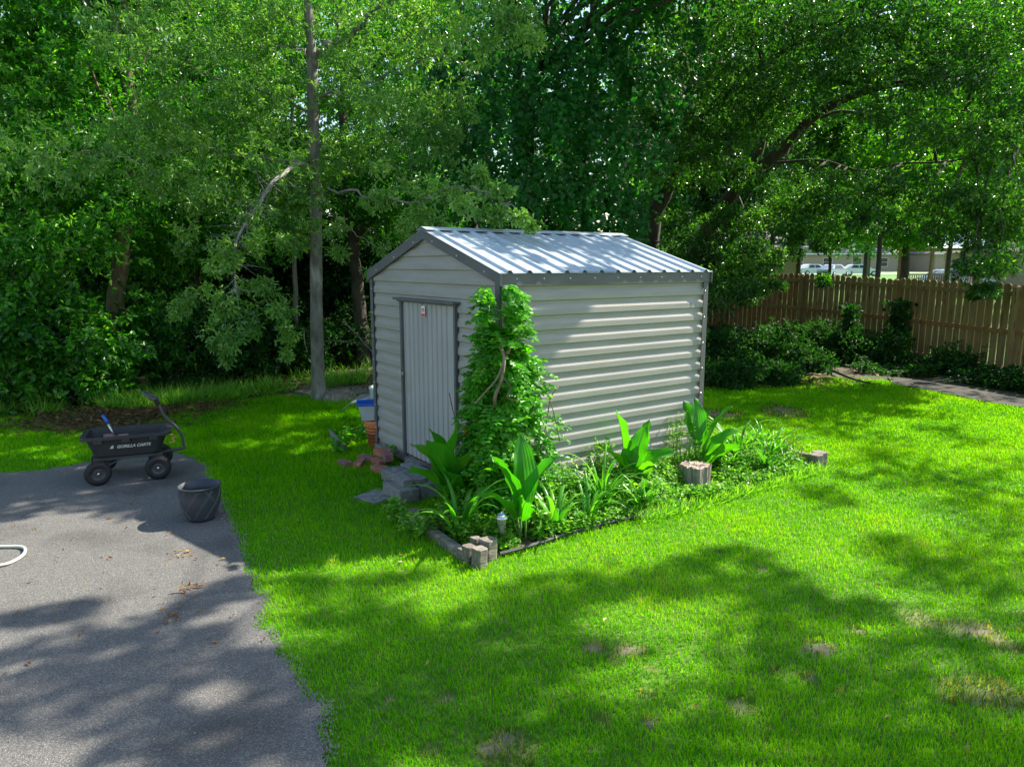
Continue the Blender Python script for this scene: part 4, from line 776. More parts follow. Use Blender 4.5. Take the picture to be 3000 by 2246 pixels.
def pc(lst): return np.array([[*P(a, b_, Y_), r] for a, b_, Y_, r in lst])
near = pc([(120, 470, 8.3, .42), (220, 440, 8.5, .4), (60, 420, 8.5, .35), (320, 470, 8.6, .35), (400, 430, 8.8, .4), (520, 430, 9.0, .38), (620, 470, 9.3, .4), (180, 500, 8.6, .3), (500, 520, 9.3, .35),
           (700, 730, 9.0, .25), (640, 800, 8.8, .28), (690, 860, 8.9, .28), (740, 850, 8.8, .25), (620, 900, 8.7, .25), (780, 930, 8.8, .26), (680, 950, 8.7, .22), (590, 960, 8.7, .2), (810, 960, 8.8, .2), (720, 770, 9.1, .25), (600, 1000, 8.7, .14), (660, 740, 9.2, .25), (580, 660, 9.4, .3), (810, 800, 9.0, .18), (820, 980, 8.8, .12),
           (1050, 580, 9.4, .32), (1120, 600, 9.0, .3), (1200, 620, 8.5, .3), (1260, 560, 8.2, .28), (1330, 560, 7.6, .26), (1400, 550, 7.3, .25), (1450, 590, 6.9, .2), (1490, 620, 6.7, .14), (1513, 645, 6.6, .09), (1180, 690, 9.2, .3), (1100, 730, 9.6, .3), (1010, 700, 9.9, .25), (1290, 640, 8.2, .2), (1150, 540, 9.3, .25), (980, 660, 9.9, .3), (1225, 700, 8.8, .2), (1370, 520, 7.6, .15),
           (1500, 90, 8.6, .25), (1430, 70, 8.7, .3), (1380, 130, 8.9, .3), (1540, 110, 8.5, .16), (1290, 60, 9.1, .35), (1230, 150, 9.4, .3), (1500, 30, 8.6, .2)])
body = []
for px, py, Y_, r in [(560, 380, 9.8, .5), (700, 330, 9.8, .5), (800, 250, 10, .5), (640, 240, 9.6, .5), (520, 200, 9.2, .5), (430, 290, 9.2, .45), (380, 150, 8.9, .5), (330, 60, 8.8, .5), (500, 60, 9.5, .5), (650, 100, 9.8, .5), (780, 80, 10.2, .5), (860, 330, 10.5, .4), (830, 180, 10.3, .45), (1000, 200, 10.0, .45), (1100, 150, 9.8, .45), (1200, 80, 9.5, .5), (1060, 40, 9.7, .5), (1150, 250, 9.9, .5), (1050, 330, 10.2, .45), (1180, 380, 10.5, .45), (1000, 430, 10.3, .4), (1100, 470, 10.5, .45), (800, 400, 10.0, .45), (720, 520, 9.7, .45), (640, 560, 9.6, .4), (850, 560, 10.4, .4), (950, 520, 10.6, .4), (960, 80, 10.6, .5), (820, 620, 10.0, .3), (900, 680, 10.3, .3), (1280, 300, 10.0, .4), (1250, 430, 10.4, .35), (760, 650, 10, .3), (560, 560, 9.6, .4), (700, 20, 10, .5), (860, 20, 9.8, .4), (480, 380, 9.5, .4)]:
    if abs(px - 915) < 100 and py < 300: Y_ = 11.2
    for k in range(3): body.append([px + g.normal() * 45, py + g.normal() * 38, Y_ + g.normal() * .5, r * g.uniform(.55, .9)])
for k in range(70): body.append([g.uniform(380, 1400), g.uniform(-650, 0), 10 + g.normal() * 1.2, g.uniform(.35, .6)])
body = pc(body); cr = MB(); near[9:24, 3] *= .72; near[24:43, 3] *= .68; near[:, :3] -= TB; body[:, :3] -= TB
sprays(cr, cat([near[:9], near[43:]]), 46, 9, .075, .024, g, .7, .35, .72, True, .28); hang = np.repeat(near[9:24], 2, 0); hang[:, :3] += g.normal(0, .16, (len(hang), 3)) * [1, 1, 1.4]; hang[:, 3] *= .55; sprays(cr, hang, 15, 9, .085, .028, g, 1.2, .6, .72, True, .25); br = np.repeat(near[24:43], 2, 0); br[:, :3] += g.normal(0, .12, (len(br), 3)); br[:, 3] *= .6; sprays(cr, br, 17, 9, .08, .026, g, .8, .45, .72, True, .25)
sprays(cr, body, 38, 9, .078, .026, g, .6, .25, .7, True, .05, twig=None)
cr.build('crown', M['leaf_main'], mt)

# ------------------------------------------------------------------ the wood behind: every trunk one can tell apart is a tree of its own
WOODG = 'woodland trees behind the lawn'
W = [ # name, px, Y, r0, lean, label, ells(px,py,Y,rx,ry,rz), material leaf, ncl, L
 ('broadleaf_tree', -60, 10.6, .16, .3, 'broad leaved tree at the far left edge of the picture with a pale trunk', [(-60, 250, 10.8, 2.4, 1.3, 1.7), (60, 600, 10.2, 1.7, .9, 1.0), (-140, -150, 11, 2.5, 1.5, 1.6)], 46, 'bark_brown'),
 ('leaning_tree', 320, 11.2, .15, .5, 'tree with a forked brown trunk showing through leaves at the left', [(330, 120, 11.8, 2.3, 1.4, 1.6), (250, 480, 11.2, 1.8, 1.0, 1.0), (380, -250, 12, 2.5, 1.5, 1.5)], 46, 'bark_brown'),
 ('broadleaf_tree', 560, 12.8, .13, .2, 'bushy woodland tree behind the dead hanging branch', [(560, 330, 13, 2.1, 1.3, 1.6), (620, 0, 13.2, 2.4, 1.5, 1.6), (560, 640, 12.6, 1.6, .9, .9)], 40, 'bark_dark'),
 ('sapling', 862, 13.2, .055, .1, 'thin pale sapling in the dark wood just left of the slender trunk', [(850, 420, 13.2, 1.2, 1.0, 1.4)], 16, 'bark'),
 ('broadleaf_tree', 1060, 14.2, .15, -.2, 'dense dark tree in the wood between slender trunk and shed', [(1050, 300, 14.2, 2.0, 1.3, 1.8), (1120, -50, 14.6, 2.4, 1.4, 1.6), (1180, 560, 14.0, 1.3, .9, .8)], 42, 'bark_dark'),
 ('broadleaf_tree', 780, 15.8, .17, .1, 'tall woodland tree behind the slender oak crown', [(760, 150, 16, 2.8, 1.5, 2.3), (800, 520, 15.6, 2.0, 1.1, 1.1)], 46, 'bark_dark'),
 ('broadleaf_tree', 180, 14.6, .18, .1, 'tall woodland tree filling the gap at the upper left', [(150, 150, 14.8, 2.8, 1.5, 2.2), (120, 560, 14.2, 2.2, 1.0, 1.2)], 46, 'bark_dark')]
for i, (nm, px, Y_, r0, ln, lab, ells, ncl, bk_) in enumerate(W):
    g = np.random.default_rng(100 + i); bx = wpt(px, Y_); b0 = (bx, Y_, 0); tz = 7.5
    E_ = [(*P(a, b_, c), rx, ry, rz) for a, b_, c, rx, ry, rz in ells]
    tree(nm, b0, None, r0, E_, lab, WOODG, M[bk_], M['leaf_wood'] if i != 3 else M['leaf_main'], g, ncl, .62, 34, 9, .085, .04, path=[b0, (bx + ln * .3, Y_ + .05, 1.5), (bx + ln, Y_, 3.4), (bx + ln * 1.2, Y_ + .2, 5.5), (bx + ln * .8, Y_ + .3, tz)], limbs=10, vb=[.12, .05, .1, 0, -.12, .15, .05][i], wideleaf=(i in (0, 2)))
# deeper backdrop trees that close the wood
DEEP = 'dark trees deep in the wood'
for i, (px, Y_, top, lab) in enumerate([(-250, 18, 8, 'deep woodland tree beyond the left edge of the picture'), (80, 19, 10, 'deep woodland tree seen through gaps at the far upper left'), (420, 19.5, 11, 'deep woodland tree with sky glints left of the slender oak'), (760, 20.5, 11, 'deep woodland tree directly behind the slender oak'), (1080, 19.5, 11, 'deep woodland tree behind the left gable of the shed'), (1380, 20, 11, 'deep woodland tree behind the vine draped mass'), (1650, 22, 11.5, 'deep woodland tree behind the roof ridge of the shed'), (600, 25, 13, 'farthest tall tree showing pale light through the upper left wood'), (1250, 26, 13, 'farthest tall tree behind the upper middle of the wood'), (150, 26, 13, 'farthest tall tree behind the far left wood')]):
    g = np.random.default_rng(200 + i); bx = wpt(px, Y_); z0 = float(terr(0, Y_)); s_ = 1.0
    tree('woodland_tree', (bx, Y_, z0), None, .2, [(bx, Y_, top * .78, 3.2, 1.6, top * .3), (bx + g.normal() * .5, Y_ - .4, top * .38, 3.0, 1.3, top * .24), (bx, Y_ - .3, 1.5, 2.8, 1.1, 1.3)], lab, DEEP, M['bark_dark'], M['leaf_far'] if i >= 7 or i in (2, 3) else M['leaf_wood'], g, 46, .95, 26, 9, .15, .075, path=[(bx, Y_, z0), (bx + g.normal() * .2, Y_, top * .4), (bx + g.normal() * .4, Y_, top * .8)], limbs=6, vb=-.05)

for i, (px, Y_, lab) in enumerate([(40, 15, 'dark thicket shrub deep in the left wood'), (300, 15.5, 'dark thicket shrub deep behind the cart'), (520, 16, 'dark thicket shrub deep behind the dead hanging branch'), (720, 16.5, 'dark thicket shrub deep behind the pale sapling'), (900, 16.5, 'dark thicket shrub deep in line with the slender trunk'), (1060, 16.5, 'dark thicket shrub deep right of the slender trunk'), (1230, 16, 'dark thicket shrub deep behind the shed gable'), (1420, 19, 'dark thicket shrub deep behind the left part of the roof ridge'), (1600, 19.5, 'dark thicket shrub deep behind the middle of the roof ridge'), (1780, 19.5, 'dark thicket shrub deep behind the right part of the roof ridge'), (1930, 20.5, 'dark thicket shrub deep between the live oak and the roof')]):
    g = np.random.default_rng(260 + i); bx = wpt(px, Y_); rt = empty('thicket_shrub', (bx, Y_, .02), 0, lab, 'shrub', 'thicket deep in the wood'); cl = clumps_in((0, 0, 1.9, 1.6, .7, 1.9), 44, .55, g, .1); cl[:, 2] = np.maximum(cl[:, 2], .2); mb = MB(); sm = MB()
    for c_ in cl[::6]: limb(sm, (0, 0, 0), c_[:3], .03, .006, g, .1, 5, 5)
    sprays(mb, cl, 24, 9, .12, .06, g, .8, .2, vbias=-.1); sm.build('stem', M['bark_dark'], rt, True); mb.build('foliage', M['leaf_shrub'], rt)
# understorey shrubs along the edge of the wood
g = np.random.default_rng(71)
US = [(-60, 1225, 1.6, 2.3, 1, 'leafy shrub at the far left edge beside the lawn'), (90, 1205, 1.3, 1.7, 1, 'bright leafy shrub at the left end of the wood edge'), (210, 1195, 1.1, 1.5, 1, 'leafy shrub behind the left end of the cart'), (120, 1120, 1.6, 2.6, 0, 'tall shrub above the bright shrubs at the left'), (330, 1160, 1.1, 1.4, 1, 'dark leafy shrub behind the middle of the cart'), (470, 1150, 1.2, 1.6, 0, 'dark shrub behind the cart handle'), (590, 1140, 1.1, 1.3, 1, 'low shrub at the wood edge right of the cart'), (330, 1090, 1.6, 2.5, 0, 'tall dark shrub behind the cart'), (560, 1080, 1.5, 2.2, 0, 'tall dark shrub under the dead branch'), (720, 1115, 1.0, 1.1, 1, 'shadowed shrub under the leafy end of the dead branch'), (830, 1100, .8, .8, 1, 'low shadowed shrub left of the slender trunk'), (1000, 1075, .8, .9, 0, 'small shrub in dark wood right of the slender trunk'), (1080, 1065, .9, 1.3, 0, 'shrub between slender trunk and shed wall'), (760, 1060, 1.4, 1.7, 0, 'dark shrub deep behind the slender trunk at left'), (940, 1045, 1.3, 1.6, 0, 'dark shrub deep behind the slender trunk at right')]
for i, (px, py, rx, hz, wd_, lab) in enumerate(US):
    c = G(px, py); rt = empty('understorey_shrub', (c[0], c[1], 0), 0, lab, 'shrub', 'shrubs along the wood edge'); g = np.random.default_rng(300 + i)
    cl = clumps_in((0, .35, hz * .5, rx * .8, .55, hz * .52), 26, .36, g, .3); cl[:, 2] = np.maximum(cl[:, 2], .1); mb = MB(); sm = MB()
    for c_ in cl[::3]: limb(sm, (g.normal() * .1, .3, 0), c_[:3], .018, .005, g, .1, 5, 5)
    sprays(mb, cl, 26, 9, .10 if wd_ else .075, .055 if wd_ else .035, g, .8, .2, vbias=.05 if wd_ else -.12, wideleaf=bool(wd_))
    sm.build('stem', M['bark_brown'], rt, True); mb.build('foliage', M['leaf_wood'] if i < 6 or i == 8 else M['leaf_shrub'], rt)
mb = MB(); n = 26000; g = np.random.default_rng(77); x = g.uniform(-11, 4, n); e = np.interp(x, [-12, -8.5, -7.4, -6.2, -5.2, -4.3, -3.4, -1.8, .4, 4], [8.3, 8.6, 9.0, 9.7, 9.9, 10.5, 11.5, 12.6, 12.9, 13]); y = e + g.exponential(.5, n) - .25
k = vnoise(x * 3, y * 3, 6) > .35; x, y = x[k], y[k]; n = len(x); p = np.column_stack([x, y, g.uniform(0, .06, n)]); add_leaves(mb, p, unit(g.normal(size=(n, 3)) * [.5, .5, .2] + [0, 0, .8]), unit(g.normal(size=(n, 3))), g.uniform(.1, .32, n), .013, np.clip(g.normal(.5, .2, n), 0, 1), .35)
tag(mb.build('rough_grass', M['leaf_cover']), kind='stuff')
# bare twigs in the dark wood
mb = None
for pts, r, lab in (([(1105, 1042, 11.6), (1070, 1010, 11.8), (1050, 985, 12), (1020, 955, 12.2), (1005, 935, 12.3)], .012, 'bare curved fallen branch leaning in dark wood behind the shed corner'), ([(950, 1000, 12), (1000, 998, 12), (1045, 1005, 11.9), (1100, 1010, 11.8)], .006, 'thin bare twig crossing the dark gap beside the slender trunk'), ([(890, 960, 12.4), (892, 1000, 12.3), (900, 1030, 12.3)], .006, 'thin hanging twig in the dark gap left of the slender trunk')):
    tag(MB().tube(smooth_path([P(*q) for q in pts], 5), r, 6).build('bare_branch', M['bark'], None, True), lab, 'branch')

# ------------------------------------------------------------------ vine-draped tree behind the shed
g = np.random.default_rng(81)
vd = empty('vine_draped_tree', (.4, 13.6, 0), 0, 'tall tree smothered in hanging wild vine leaves directly behind the shed roof', 'tree')
o_ = np.array([.4, 13.6, 0]); tb = MB()
for a, b_, r in (((0, 0, 0), (-.3, 0, 8), .17), ((.9, .5, 0), (1.2, .3, 8), .14), ((-1.1, .4, 0), (-1.3, .2, 7.5), .12)): tb = MB(); limb(tb, a, b_, r, r * .4, g, .0, 10, 9, .04); tb.build('trunk', M['bark_dark'], vd, True)
cur = pc([(1400, 620, 12.4, .8), (1500, 560, 12.2, .8), (1600, 600, 12.2, .9), (1700, 590, 12.3, .8), (1790, 620, 12.6, .6), (1450, 420, 12.6, .9), (1560, 380, 12.4, 1.0), (1680, 400, 12.3, 1.0), (1780, 470, 12.4, .9), (1420, 250, 13, .9), (1540, 200, 12.6, 1.0), (1660, 200, 12.4, 1.0), (1780, 260, 12.4, 1.0), (1880, 300, 12.6, .8), (1500, 30, 12.9, 1.0), (1650, 20, 12.5, 1.1), (1800, 60, 12.5, 1.1), (1900, 120, 12.8, .9), (1560, -160, 13, 1.2), (1750, -150, 12.8, 1.2), (1330, 330, 13.4, .9), (1360, 150, 13.6, .9), (1320, 520, 13.2, .8), (1860, 440, 12.9, .6), (1640, 760, 12.6, .7), (1500, 760, 12.6, .7), (1400, 800, 12.8, .7)])
cur[:, :3] -= o_; lf = MB(); tw = MB()
for c in cur:                                      # hanging strands laid over rounded masses
    ns = 40
    for s_ in range(ns):
        th = g.uniform(-.15, 1.15) * np.pi; ph = g.uniform(.05, 1.0); st = c[:3] + c[3] * np.array([-math.cos(th) * math.sin(ph * 1.5), -abs(math.sin(th)) * math.sin(ph * 1.5) * .8, math.cos(ph * 1.5) * .8])
        ln = g.uniform(.25, .9); nl = int(ln / .035); t = np.linspace(0, 1, nl); q = st + np.column_stack([g.normal(0, .06) * t + .05 * np.sin(t * 5 + s_), -.12 * t, -ln * t]) + g.normal(0, .035, (nl, 3))
        d = unit(np.column_stack([g.normal(0, .45, nl), g.normal(-.35, .3, nl), np.full(nl, -.6)])); nm = unit(np.column_stack([g.normal(.1, .35, nl), np.full(nl, -.75), g.normal(.65, .25, nl)])); sz = g.uniform(.06, .105, nl)
        add_wide(lf, q, d, nm, sz, sz * .92, np.clip(g.normal(.45, .1) + g.normal(0, .12, nl), 0, 1))
        if s_ == 0: tw.tube([st, q[nl // 2], q[-1]], .004, 3, False)
sprays(lf, clumps_in((0, 0, 5.2, 2.0, .9, 3.4), 60, .6, g, .1), 22, 8, .08, .04, g, .6, .3, vbias=-.3)
lf.build('crown', M['leaf_vine'], vd); tag(tw.build('vine_stems', M['bark'], vd), kind='stuff')

# ------------------------------------------------------------------ big leaning live oak at the right
g = np.random.default_rng(91)
lo = empty('live_oak', (5.2, 17.4, 0), 0, 'big spreading live oak with two dark leaning trunks right of the shed roof', 'tree'); o_ = np.array([5.2, 17.4, 0.])
TA, TBk, sk = MB(), MB(), []
for kk, (pts, r0, r1) in enumerate((([(1900, 960, 16.6), (1905, 760, 16.6), (1915, 640, 16.5), (1950, 560, 16.3), (1985, 480, 16.0), (2020, 380, 15.6), (2010, 240, 15.2), (1990, 100, 15)], .28, .10),
                    ([(1985, 960, 17.4), (2030, 790, 17.3), (2060, 700, 17.1), (2110, 620, 16.7), (2180, 530, 16.2), (2290, 440, 15.4), (2400, 330, 14.6), (2560, 260, 14), (2760, 230, 13.4)], .30, .06),
                    ([(2180, 530, 16.2), (2230, 430, 16), (2235, 300, 15.8), (2230, 120, 15.6), (2260, -60, 15.4)], .15, .06),
                    ([(2240, 480, 15.8), (2400, 470, 15), (2520, 500, 14.4), (2640, 480, 13.8), (2800, 470, 13.2), (2960, 420, 12.6)], .05, .02),
                    ([(2290, 440, 15.4), (2440, 330, 15), (2600, 350, 14.6), (2700, 320, 14.2), (2900, 330, 13.6)], .06, .02), ([(1950, 560, 16.3), (1880, 420, 15.6), (1840, 260, 15)], .12, .05), ([(2020, 380, 15.6), (2150, 250, 15.0), (2330, 130, 14.4), (2500, 40, 14)], .12, .04))):
    tb = TA if kk in (0, 5, 6) else TBk; q = smooth_path([P(*z) for z in pts], 6) - o_; q[0, 2] = 0 if pts[0][1] > 900 else q[0, 2]; tb.tube(q, np.linspace(r0, r1, len(q)) * (.8 if pts[0][1] > 900 else .6) * (1 + g.normal(0, .05, len(q))), 10); sk += [(p_, tb) for p_ in q]
oc = []
for px, py, Y_, r, n in [(1960, 80, 14.6, .9, 5), (2100, 60, 14.4, .9, 6), (2250, 90, 14.2, .9, 6), (2400, 60, 13.8, .9, 6), (2560, 80, 13.4, .9, 6), (2720, 60, 13, .9, 6), (2880, 90, 12.6, .9, 5), (3020, 60, 12.2, .9, 4), (1960, 250, 14.8, .75, 5), (2080, 230, 14.4, .75, 5), (2200, 250, 14.2, .75, 5), (2340, 230, 13.8, .75, 5), (2500, 200, 13.4, .75, 5), (2660, 190, 13, .75, 5), (2820, 210, 12.6, .75, 5), (2980, 220, 12.2, .75, 5), (1900, 360, 14.6, .6, 4), (2020, 400, 14.6, .65, 5), (2130, 370, 14.6, .65, 5), (2250, 370, 14.4, .6, 4), (2080, 490, 14.8, .55, 4), (2200, 520, 14.6, .55, 4), (1960, 500, 15, .5, 3), (2320, 560, 14.4, .55, 4), (2430, 560, 14, .5, 4), (2560, 340, 13.6, .5, 2), (2740, 380, 13, .6, 4), (2880, 380, 12.6, .6, 5), (2980, 440, 12.2, .6, 5), (2560, 560, 13.4, .5, 4), (2680, 560, 13, .5, 4), (2800, 560, 12.6, .55, 5), (2920, 580, 12.2, .55, 5), (2990, 660, 12, .5, 4), (2900, 700, 12, .45, 3), (2850, 780, 11.6, .35, 3), (2880, 850, 11.4, .22, 2), (2940, 760, 11.6, .35, 2), (2560, 650, 13.4, .35, 2), (2400, 640, 14, .4, 3), (2260, 640, 14.6, .4, 3), (2170, 640, 15, .4, 3), (2110, 740, 15, .45, 5), (2160, 800, 14.6, .45, 5), (2110, 850, 14.2, .4, 5), (2190, 720, 14.8, .4, 4), (2250, 770, 14.6, .4, 3), (2200, 860, 14.3, .3, 3), (2320, 640, 14.4, .45, 3), (2080, 800, 14.6, .4, 4), (2060, 650, 15.4, .4, 2), (2000, 720, 15.6, .5, 3), (2330, 700, 14.4, .28, 1), (2420, 720, 14, .22, 1), (2280, 830, 14, .15, 1), (2760, 660, 12.8, .4, 2), (2700, 120, 12.5, .8, 3), (3080, 300, 12, .7, 4), (3100, 550, 11.8, .6, 3), (2420, 820, 14, .12, 1)]:
    for k in range(int(n * 2.3)): oc.append([px + g.normal() * r * 75, py + g.normal() * r * 55, Y_ + g.normal() * .7, r * g.uniform(.5, .8)])
for k in range(90): oc.append([g.uniform(1950, 3100), g.uniform(-420, -30), 13.6 + g.normal() * 1.2, g.uniform(.5, .8)])
oc = pc(oc); oc[:, :3] -= o_
SKP = np.array([p_ for p_, _ in sk])
for c in oc[::9]: kq = int(np.argmin(np.linalg.norm(SKP - c[:3], axis=1))); limb(sk[kq][1], SKP[kq], c[:3], .03, .006, g, .05, 6, 5)
TA.build('trunk', M['bark_dark'], lo, True); TBk.build('trunk', M['bark_dark'], lo, True); cr = MB(); sprays(cr, oc, 30, 9, .085, .036, g, .55, .3, vbias=.0, twig=None); cr.build('crown', M['leaf_oak'], lo)

# trees beyond the fence
BEY = 'trees beyond the fence'
for i, (px, Y_, z0, top, r, sp_, lab, lm_) in enumerate([(2420, 34, .2, 7.5, .09, 2.2, 'small bright green tree beyond the fence left of the gazebo', 'leaf_far'), (2640, 30, .2, 8.5, .2, 2.6, 'bright green tree with dark limbs beyond the fence beside the gazebo', 'leaf_far'), (3010, 28, .2, 9, .2, 3.0, 'yellow green tree beyond the fence at the right edge', 'leaf_far'), (2250, 44, .3, 12, .14, 4.0, 'tall dark tree in front of the neighbour house', 'leaf_oak'), (2520, 56, .4, 15, .16, 5.5, 'tall tree behind the parked cars', 'leaf_far'), (2800, 58, .4, 16, .25, 6, 'tall tree behind the gazebo', 'leaf_far'), (3100, 46, .3, 14, .25, 5, 'tall tree far beyond the right edge', 'leaf_far'), (2000, 40, .3, 14, .25, 4.5, 'tall tree behind the live oak trunks', 'leaf_far'), (1950, 25, .1, 12, .15, 2.6, 'dense tree right behind the live oak trunks', 'leaf_oak'), (2120, 23, .1, 11, .1, 2.2, 'dark leafy tree between the two live oak trunks and the house', 'leaf_oak'), (2250, 27, .1, 13, .1, 2.8, 'dark leafy tree behind the middle of the live oak crown', 'leaf_oak'), (2560, 26, .1, 13, .1, 2.8, 'leafy tree filling the sky above the parked cars', 'leaf_far'), (2850, 24, .1, 12, .1, 2.8, 'leafy tree filling the sky above the gazebo', 'leaf_far'), (3080, 22, .1, 11, .1, 2.4, 'leafy tree filling the sky at the upper right corner', 'leaf_far'), (2050, 36, .2, 15, .12, 3.6, 'full crowned tree well behind the leaning oak trunks', 'leaf_oak'), (2330, 38, .2, 17, .12, 3.4, 'full crowned tree well behind the neighbour house', 'leaf_oak'), (2760, 36, .2, 17, .12, 3.6, 'full crowned tree closing the sky above the gazebo roof', 'leaf_oak'), (3000, 34, .2, 16, .12, 3.4, 'full crowned tree closing the sky at the right edge', 'leaf_oak'), (2380, 130, 1, 20, .4, 9, 'distant tree line crown left above the brick houses', 'leaf_far'), (2600, 132, 1, 22, .4, 10, 'distant tree line crown in the middle above the brick houses', 'leaf_far'), (2850, 130, 1, 20, .4, 10, 'distant tree line crown right above the brick houses', 'leaf_far')]):
    g = np.random.default_rng(400 + i); bx = wpt(px, Y_); low = .42 if lab.find('distant') < 0 else .3; zb_ = (2.7 if Y_ < 28 and top > 10 else 2.03 + .0165 * Y_) if i > 2 else z0 + 2.6
    tree('garden_tree' if i < 3 else 'tall_tree', (bx, Y_, z0), None, r, [(bx, Y_, (zb_ + z0 + top) / 2, sp_, sp_ * .6, (z0 + top - zb_) / 2)], lab, BEY, M['bark_dark'], M[lm_], g, 84 if low > .4 else 44, sp_ * .3, 26, 8, .09 + Y_ * .004, .045 + Y_ * .002, path=[(bx, Y_, z0), (bx + .1 * g.normal(), Y_, z0 + top * .35), (bx + g.normal() * .3, Y_, z0 + top * .8)], limbs=9, vb=.25 if i < 3 else (.1 if 'dark' not in lab else -.1))

# ------------------------------------------------------------------ wooden fence
M['fence'] = mat('fence_pine', (.21, .145, .055), (.315, .225, .10), 5, .85, bump=.5, bscale=40, stretch=(3, 3, .5), c3=(.10, .055, .025), s3=4, f3=(.6, .68))
M['fence_red'] = mat('fence_pine_red', (.22, .11, .035), (.32, .18, .07), 5, .85, bump=.5, bscale=40, stretch=(3, 3, .5), c3=(.10, .045, .02), s3=4, f3=(.6, .68))
posts = [(10.5, 6.9, 1.66, .0), (9.66, 9.8, 1.66, .0), (9.03, 12.6, 1.66, .0), (8.40, 15.4, 1.72, .03), (7.45, 18.1, 1.78, .08), (6.1, 20.6, 1.82, .12), (4.7, 23.0, 1.86, .16)]
fc = empty('wooden_fence', (9.03, 12.6, 0), 0, 'tall wooden privacy fence of dog eared boards seen from its rail side', 'fence'); fo = np.array([9.03, 12.6, 0]); g = np.random.default_rng(500)
for i, (x, y, zt, zb) in enumerate(posts):
    j = min(i, len(posts) - 2); dx, dy = posts[j + 1][0] - posts[j][0], posts[j + 1][1] - posts[j][1]; a = math.atan2(dy, dx)
    MB().box((x - fo[0] - .06, y - fo[1], (zt + zb) / 2 - .02), (.095, .095, zt - zb + .02), rz=a).build('post', M['fence'], fc, bevel=.004)
    if i == len(posts) - 1: break
    x2, y2, zt2, zb2 = posts[i + 1]; ln = math.hypot(dx, dy); u = np.array([dx, dy]) / ln; nrm = np.array([u[1], -u[0]])  # points away from the yard
    nb = 17; wb = ln / nb; mb = MB()
    for k in range(nb):
        c = (k + .5) / nb; wv = wb - (.034 if g.uniform() < .4 else .016); zt_ = zt + (zt2 - zt) * c + g.normal(0, .012) + .02; zb_ = zb + (zb2 - zb) * c + .05
        pr = [(-wv / 2, zb_), (wv / 2, zb_), (wv / 2, zt_ - .035), (wv / 2 - .035, zt_), (-wv / 2 + .035, zt_), (-wv / 2, zt_ - .035)]
        cx, cy = x + dx * c - fo[0] + nrm[0] * .018, y + dy * c - fo[1] + nrm[1] * .018; aa = a + g.normal(0, .012)
        mb.prism(pr, 0, .018, Matrix.Translation((cx, cy, 0)) @ Matrix.Rotation(aa, 4, 'Z') @ Matrix(((1, 0, 0, 0), (0, 0, 1, 0), (0, 1, 0, 0), (0, 0, 0, 1))))
    mb.build('board_panel', M['fence'] if i < 4 else M['fence_red'], fc)
    for f in (.09, .50, .915):
        za, zc = zb + (zt - zb) * f, zb2 + (zt2 - zb2) * f; e = .05 / ln
        p0 = np.array([x + dx * e, y + dy * e, za]) - fo; p1 = np.array([x2 - dx * e, y2 - dy * e, zc]) - fo; c_ = (p0 + p1) / 2; c_[:2] -= nrm * .022
        r_ = MB().box((0, 0, 0), (ln - .1, .038, .085)).build('rail', M['fence'] if f != .5 or i > 3 else M['fence_red'], fc, bevel=.003); r_.location = c_; r_.rotation_euler = (0, -math.atan2(zc - za, ln), a)

# shrubs and creepers along the fence
FS = [(2080, 1085, .9, 1.3, 'dark shrub close behind the right corner of the shed'), (2200, 1075, 1.0, 1.5, 'dark shrub under the fence, first right of the shed'), (2300, 1065, .8, 1.35, 'dark shrub with a leafy shoot reaching the fence top'), (2130, 1130, .8, .75, 'low leafy shrub at the lawn edge beside the shed corner'), (2250, 1120, .6, .45, 'low leafy shrub at the lawn edge in the shadow of the oak'), (2400, 1050, .8, 1.25, 'dark shrub in front of the fence left of the vine covered post'), (2490, 1060, .7, 1.1, 'dark shrub directly left of the vine covered fence post'), (2590, 1065, .6, .95, 'dark shrub at the foot of the vine covered fence post'), (2350, 1080, .9, .7, 'low dark shrub before the middle of the fence'), (2790, 1090, .55, .42, 'broad leafed shrub at the fence foot right of the vine covered post')]
for i, (px, py, rx, hz, lab) in enumerate(FS):
    hz *= .58; rx *= .88; c = G(px, py); rt = empty('fence_shrub', (c[0], c[1], 0), 0, lab, 'shrub', 'shrubs in front of the fence'); g = np.random.default_rng(520 + i)
    cl = clumps_in((0, 0, hz * .48, rx * .75, .45, hz * .48), 20, .3, g, .2); cl[:, 2] = np.maximum(cl[:, 2], .08); mb = MB(); sm = MB()
    for c_ in cl[::3]: limb(sm, (g.normal() * .08, 0, 0), c_[:3], .014, .004, g, .1, 5, 5)
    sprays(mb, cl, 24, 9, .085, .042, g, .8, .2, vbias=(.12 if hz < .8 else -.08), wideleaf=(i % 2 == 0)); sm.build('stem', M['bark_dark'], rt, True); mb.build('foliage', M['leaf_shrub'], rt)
def fence_vine(px, base, top, label, seed, wx=.22):
    c = P(px, 1000, 15.0 if px < 2700 else 12.6); rt = empty('fence_creeper', (c[0] - .12, c[1], 0), 0, label, 'vine', 'creepers on the fence'); g = np.random.default_rng(seed); mb = MB(); st = MB()
    st.tube(smooth_path([(0, 0, 0), (.05, 0, top * .5), (-.03, 0, top)], 5), .006, 5); n = int(560 * top); z = g.uniform(base, top, n); p = np.column_stack([g.normal(0, wx, n) * np.interp(z, [0, .9, 1.5, 1.7], [1, .5, 1.2, .3]), g.normal(-.05, .08, n), z]); sz = g.uniform(.06, .12, n)
    add_wide(mb, p, unit(g.normal(size=(n, 3)) * .5 + [0, 0, -.6]), unit(g.normal(size=(n, 3)) * .3 + [-.1, -.8, .5]), sz, sz * .8, np.clip(g.normal(.4, .2, n), 0, 1)); st.build('stem', M['bark'], rt); mb.build('foliage', M['leaf_shrub'], rt)
